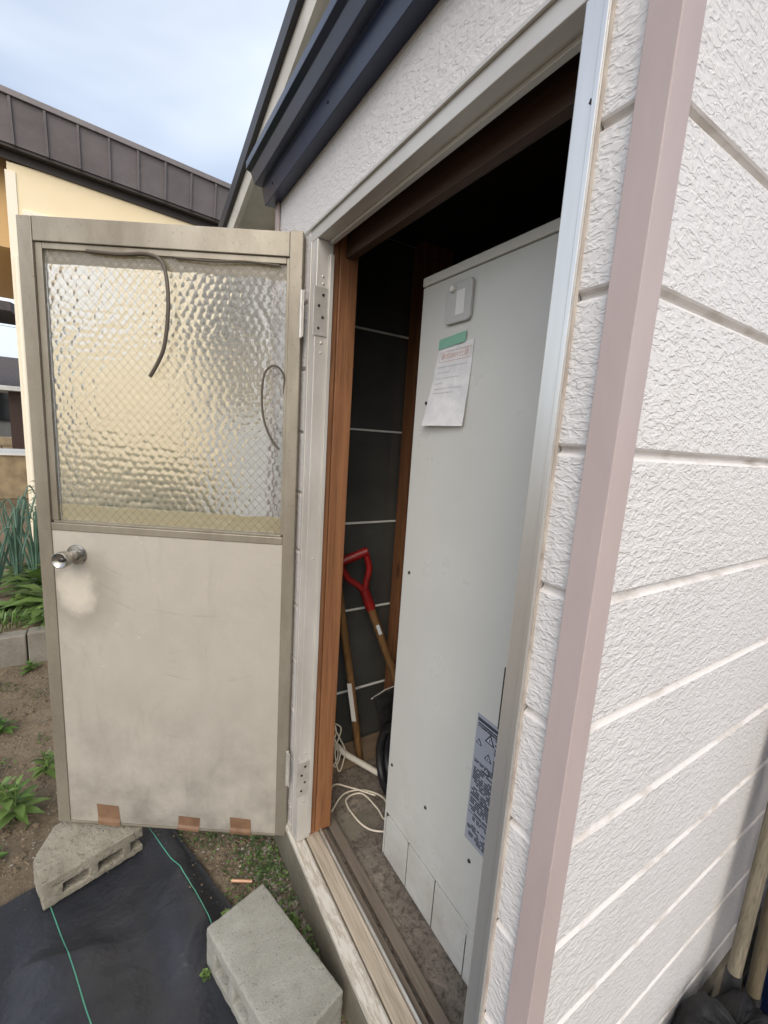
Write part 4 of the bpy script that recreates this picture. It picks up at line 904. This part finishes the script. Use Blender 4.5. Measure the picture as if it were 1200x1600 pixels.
box('pane', 'curtain', w_, (-1.15, YW - .034, 2.60), (-.77, YW - .0305, 3.63)); box('pane', 'curtain', w_, (-.73, YW - .034, 2.60), (-.35, YW - .0305, 3.63))
M().tube([(-1.262, YW - .06, 3.2), (-1.262, YW - .06, .1)], .03, 10).build('downpipe', 'cream_trim', yh, smooth=True)

# ------------------------------------------------------------------ far things at the left edge
fh = thing('far_house', (-6, 22, 0), 'distant grey house with dark roof at the left picture edge', 'house')
box('wall', 'far_wall', fh, (-12, 21.0, -.1), (-3.02, 29, 2.62))
M().prism([(20.5, 2.5), (25, 3.98), (29.5, 2.5), (25, 3.7)], lambda p, q, t_: (t_, p, q), -12.4, -2.7).build('roof', 'far_roof', fh)
w_ = box('window', 'far_roof', fh, (-4.1, 20.96, 1.3), (-3.4, 21.01, 2.4)); box('pane', 'window_dark', w_, (-4.05, 20.95, 1.35), (-3.45, 20.9595, 2.35))
fs_ = thing('far_shed', (-4.2, 14, 0), 'small dark brown lean-to with white roof edge in the distance', 'shed')
box('wall', 'far_brown', fs_, (-2.62, 14.0, -.1), (-2.36, 15.2, 2.12)); box('roof', 'snow_white', fs_, (-5.0, 13.6, 2.13), (-2.30, 15.4, 2.24), .01)
box('beam', 'far_brown', fs_, (-4.9, 14.9, -.1), (-4.7, 15.1, 2.12))
fw = thing('far_garden_wall', (-4, 17.5, 0), 'low stone wall in front of the distant grey house', 'wall')
for k in range(6):
    for r_ in range(3): box('stone', 'far_stone', fw, (-5.6 + k * .52 + .13 * (r_ % 2), 17.5, .0 + r_ * .29), (-5.6 + k * .52 + .505 + .13 * (r_ % 2), 17.75, .28 + r_ * .29), .02)
ug = thing('upper_eave', (-3, 17, 5), 'dark projecting eave corner against the sky at left edge', 'eave')
M().prism([(16.0, 4.36), (16.0, 4.60), (19.0, 4.95), (19.0, 4.45)], lambda p, q, t_: (t_, p, q), -7.0, -2.72).build('eave_board', 'far_roof', ug)
box('wall', 'far_wall', ug, (-7.0, 17.5, -.1), (-4.3, 18.9, 4.4))
trough = thing('garden_trough', (-2.5, 11, 0), 'white low cold frame lying beyond the onions', 'cold frame')
box('lid', 'snow_white', trough, (-4.4, 10.5, .80), (-1.85, 12.0, .84), .01); box('side', 'far_stone', trough, (-4.35, 10.55, -.04), (-1.9, 11.95, .799), .01)
rw = random.Random(77)
wires = [((-9, 24, 7.6), (6, 26, 7.4)), ((-9, 24, 6.9), (-1, 26, 6.3)), ((-9, 26, 6.3), (-1, 24, 5.6)), ((-9, 25, 5.9), (-1, 25, 5.3)), ((-2, 20, 9.9), (6, 22, 9.5)), ((-2, 20, 9.0), (6, 22, 9.2))]
wl_ = ['topmost', 'second', 'third', 'lowest', 'upper', 'lower']
for k, (a, b) in enumerate(wires):
    o = thing('overhead_wire', a, ('thin overhead wire %s of those left of the door' % wl_[k]) if k < 4 else ('thin %s overhead wire above the yellow house roof' % wl_[k]), 'wire', 'overhead wires')
    a, b = Vector(a), Vector(b)
    M().tube([a.lerp(b, q) - Vector((0, 0, 1.2 * q * (1 - q))) for q in np.linspace(0, 1, 16)], .009, 5).build('cable', 'utility_wire', o)

# ------------------------------------------------------------------ tools leaning at the lower right, along wall B
def spade(base, top, label, wood_, r, sock, flat):
    base, top = Vector(base), Vector(top); d_ = (top - base).normalized()
    o = thing('garden_spade', (base.x, base.y, 0), label, 'spade', 'spades leaning on the side wall')
    n_ = 26; c = [base.lerp(top, q) for q in np.linspace(0, 1, n_)]
    M().tube(c, [r * (1 + .06 * nz(i * .9, r * 50)) for i in range(n_)], 14).build('shaft', wood_, o, smooth=True)
    M().tube([base + d_ * .02, base - d_ * .10, base - d_ * .17], [r * 1.18, r * 1.12, r * .8], 14).build('socket', 'steel_dark', o, smooth=True)
    sd_ = Vector((1, .0, 0)); sd_ = (sd_ - d_ * sd_.dot(d_)).normalized(); nn = sd_.cross(d_); hb = base - d_ * .12; L = max(.02, hb.z - .005)
    M().grid(8, 8, lambda u, v: hb - d_ * L * v + sd_ * (u - .5) * (.20 - .06 * v * v) - nn * (.03 * (2 * u - 1) ** 2)).build('blade', 'black_plastic' if flat else 'steel_dark', o, smooth=True)
spade((.785, -.050, .300), (.90, -.030, 1.25), 'spade with weathered grey wooden shaft nearest the corner trim', 'old_wood', .0150, True, False)
spade((.835, -.083, .240), (.905, -.050, 1.10), 'spade with smoother brown shaft right of the weathered one', 'khaki_wood', .0150, True, True)
bag = thing('black_bag', (.62, -.12, 0), 'black plastic bag slumped on the ground under the side wall', 'bag')
def bagf(u, v):
    a = u * 2 * math.pi; ph = math.pi * (.001 + .998 * v); r = math.sin(ph) ** .6
    k = 1 + .16 * nz(math.cos(a) * 1.6, math.sin(a) * 1.6, 1, v * 3) + .05 * math.sin(7 * a + 5 * v) + .10 * abs(nz(math.cos(a) * 5, math.sin(a) * 5, 1, v * 9))
    return (.66 + .17 * r * k * math.cos(a), -.10 + .10 * r * k * math.sin(a), max(.0, .15 - .16 * math.cos(ph) * k))
M().grid(96, 48, bagf).build('plastic_bag', 'black_plastic', bag, smooth=True, angle=180)
bt = thing('blue_tarp_blocker', (1.2, -.15, 0), 'dark blue tarpaulin bundle behind the spades, made taller out of view to block light', 'tarpaulin')  # blue foot is real; unseen height added to keep light off the side wall
def tarp(u, v):
    a = u * 2 * math.pi; r = (.25 + .03 * math.sin(5 * a) + .05 * nz(math.cos(a) * 2, math.sin(a) * 2, 1, v * 3)) * (1 - .15 * v) * (1 if v < .9 else max(.01, (1 - v) * 10))
    return (1.17 + 1.1 * r * math.cos(a), -.245 + .85 * r * math.sin(a), -.01 + 1.22 * min(v, .93) + .03 * nz(a, v * 4))
M().grid(48, 24, tarp).build('tarpaulin', 'blue_tarp', bt, smooth=True, angle=180)
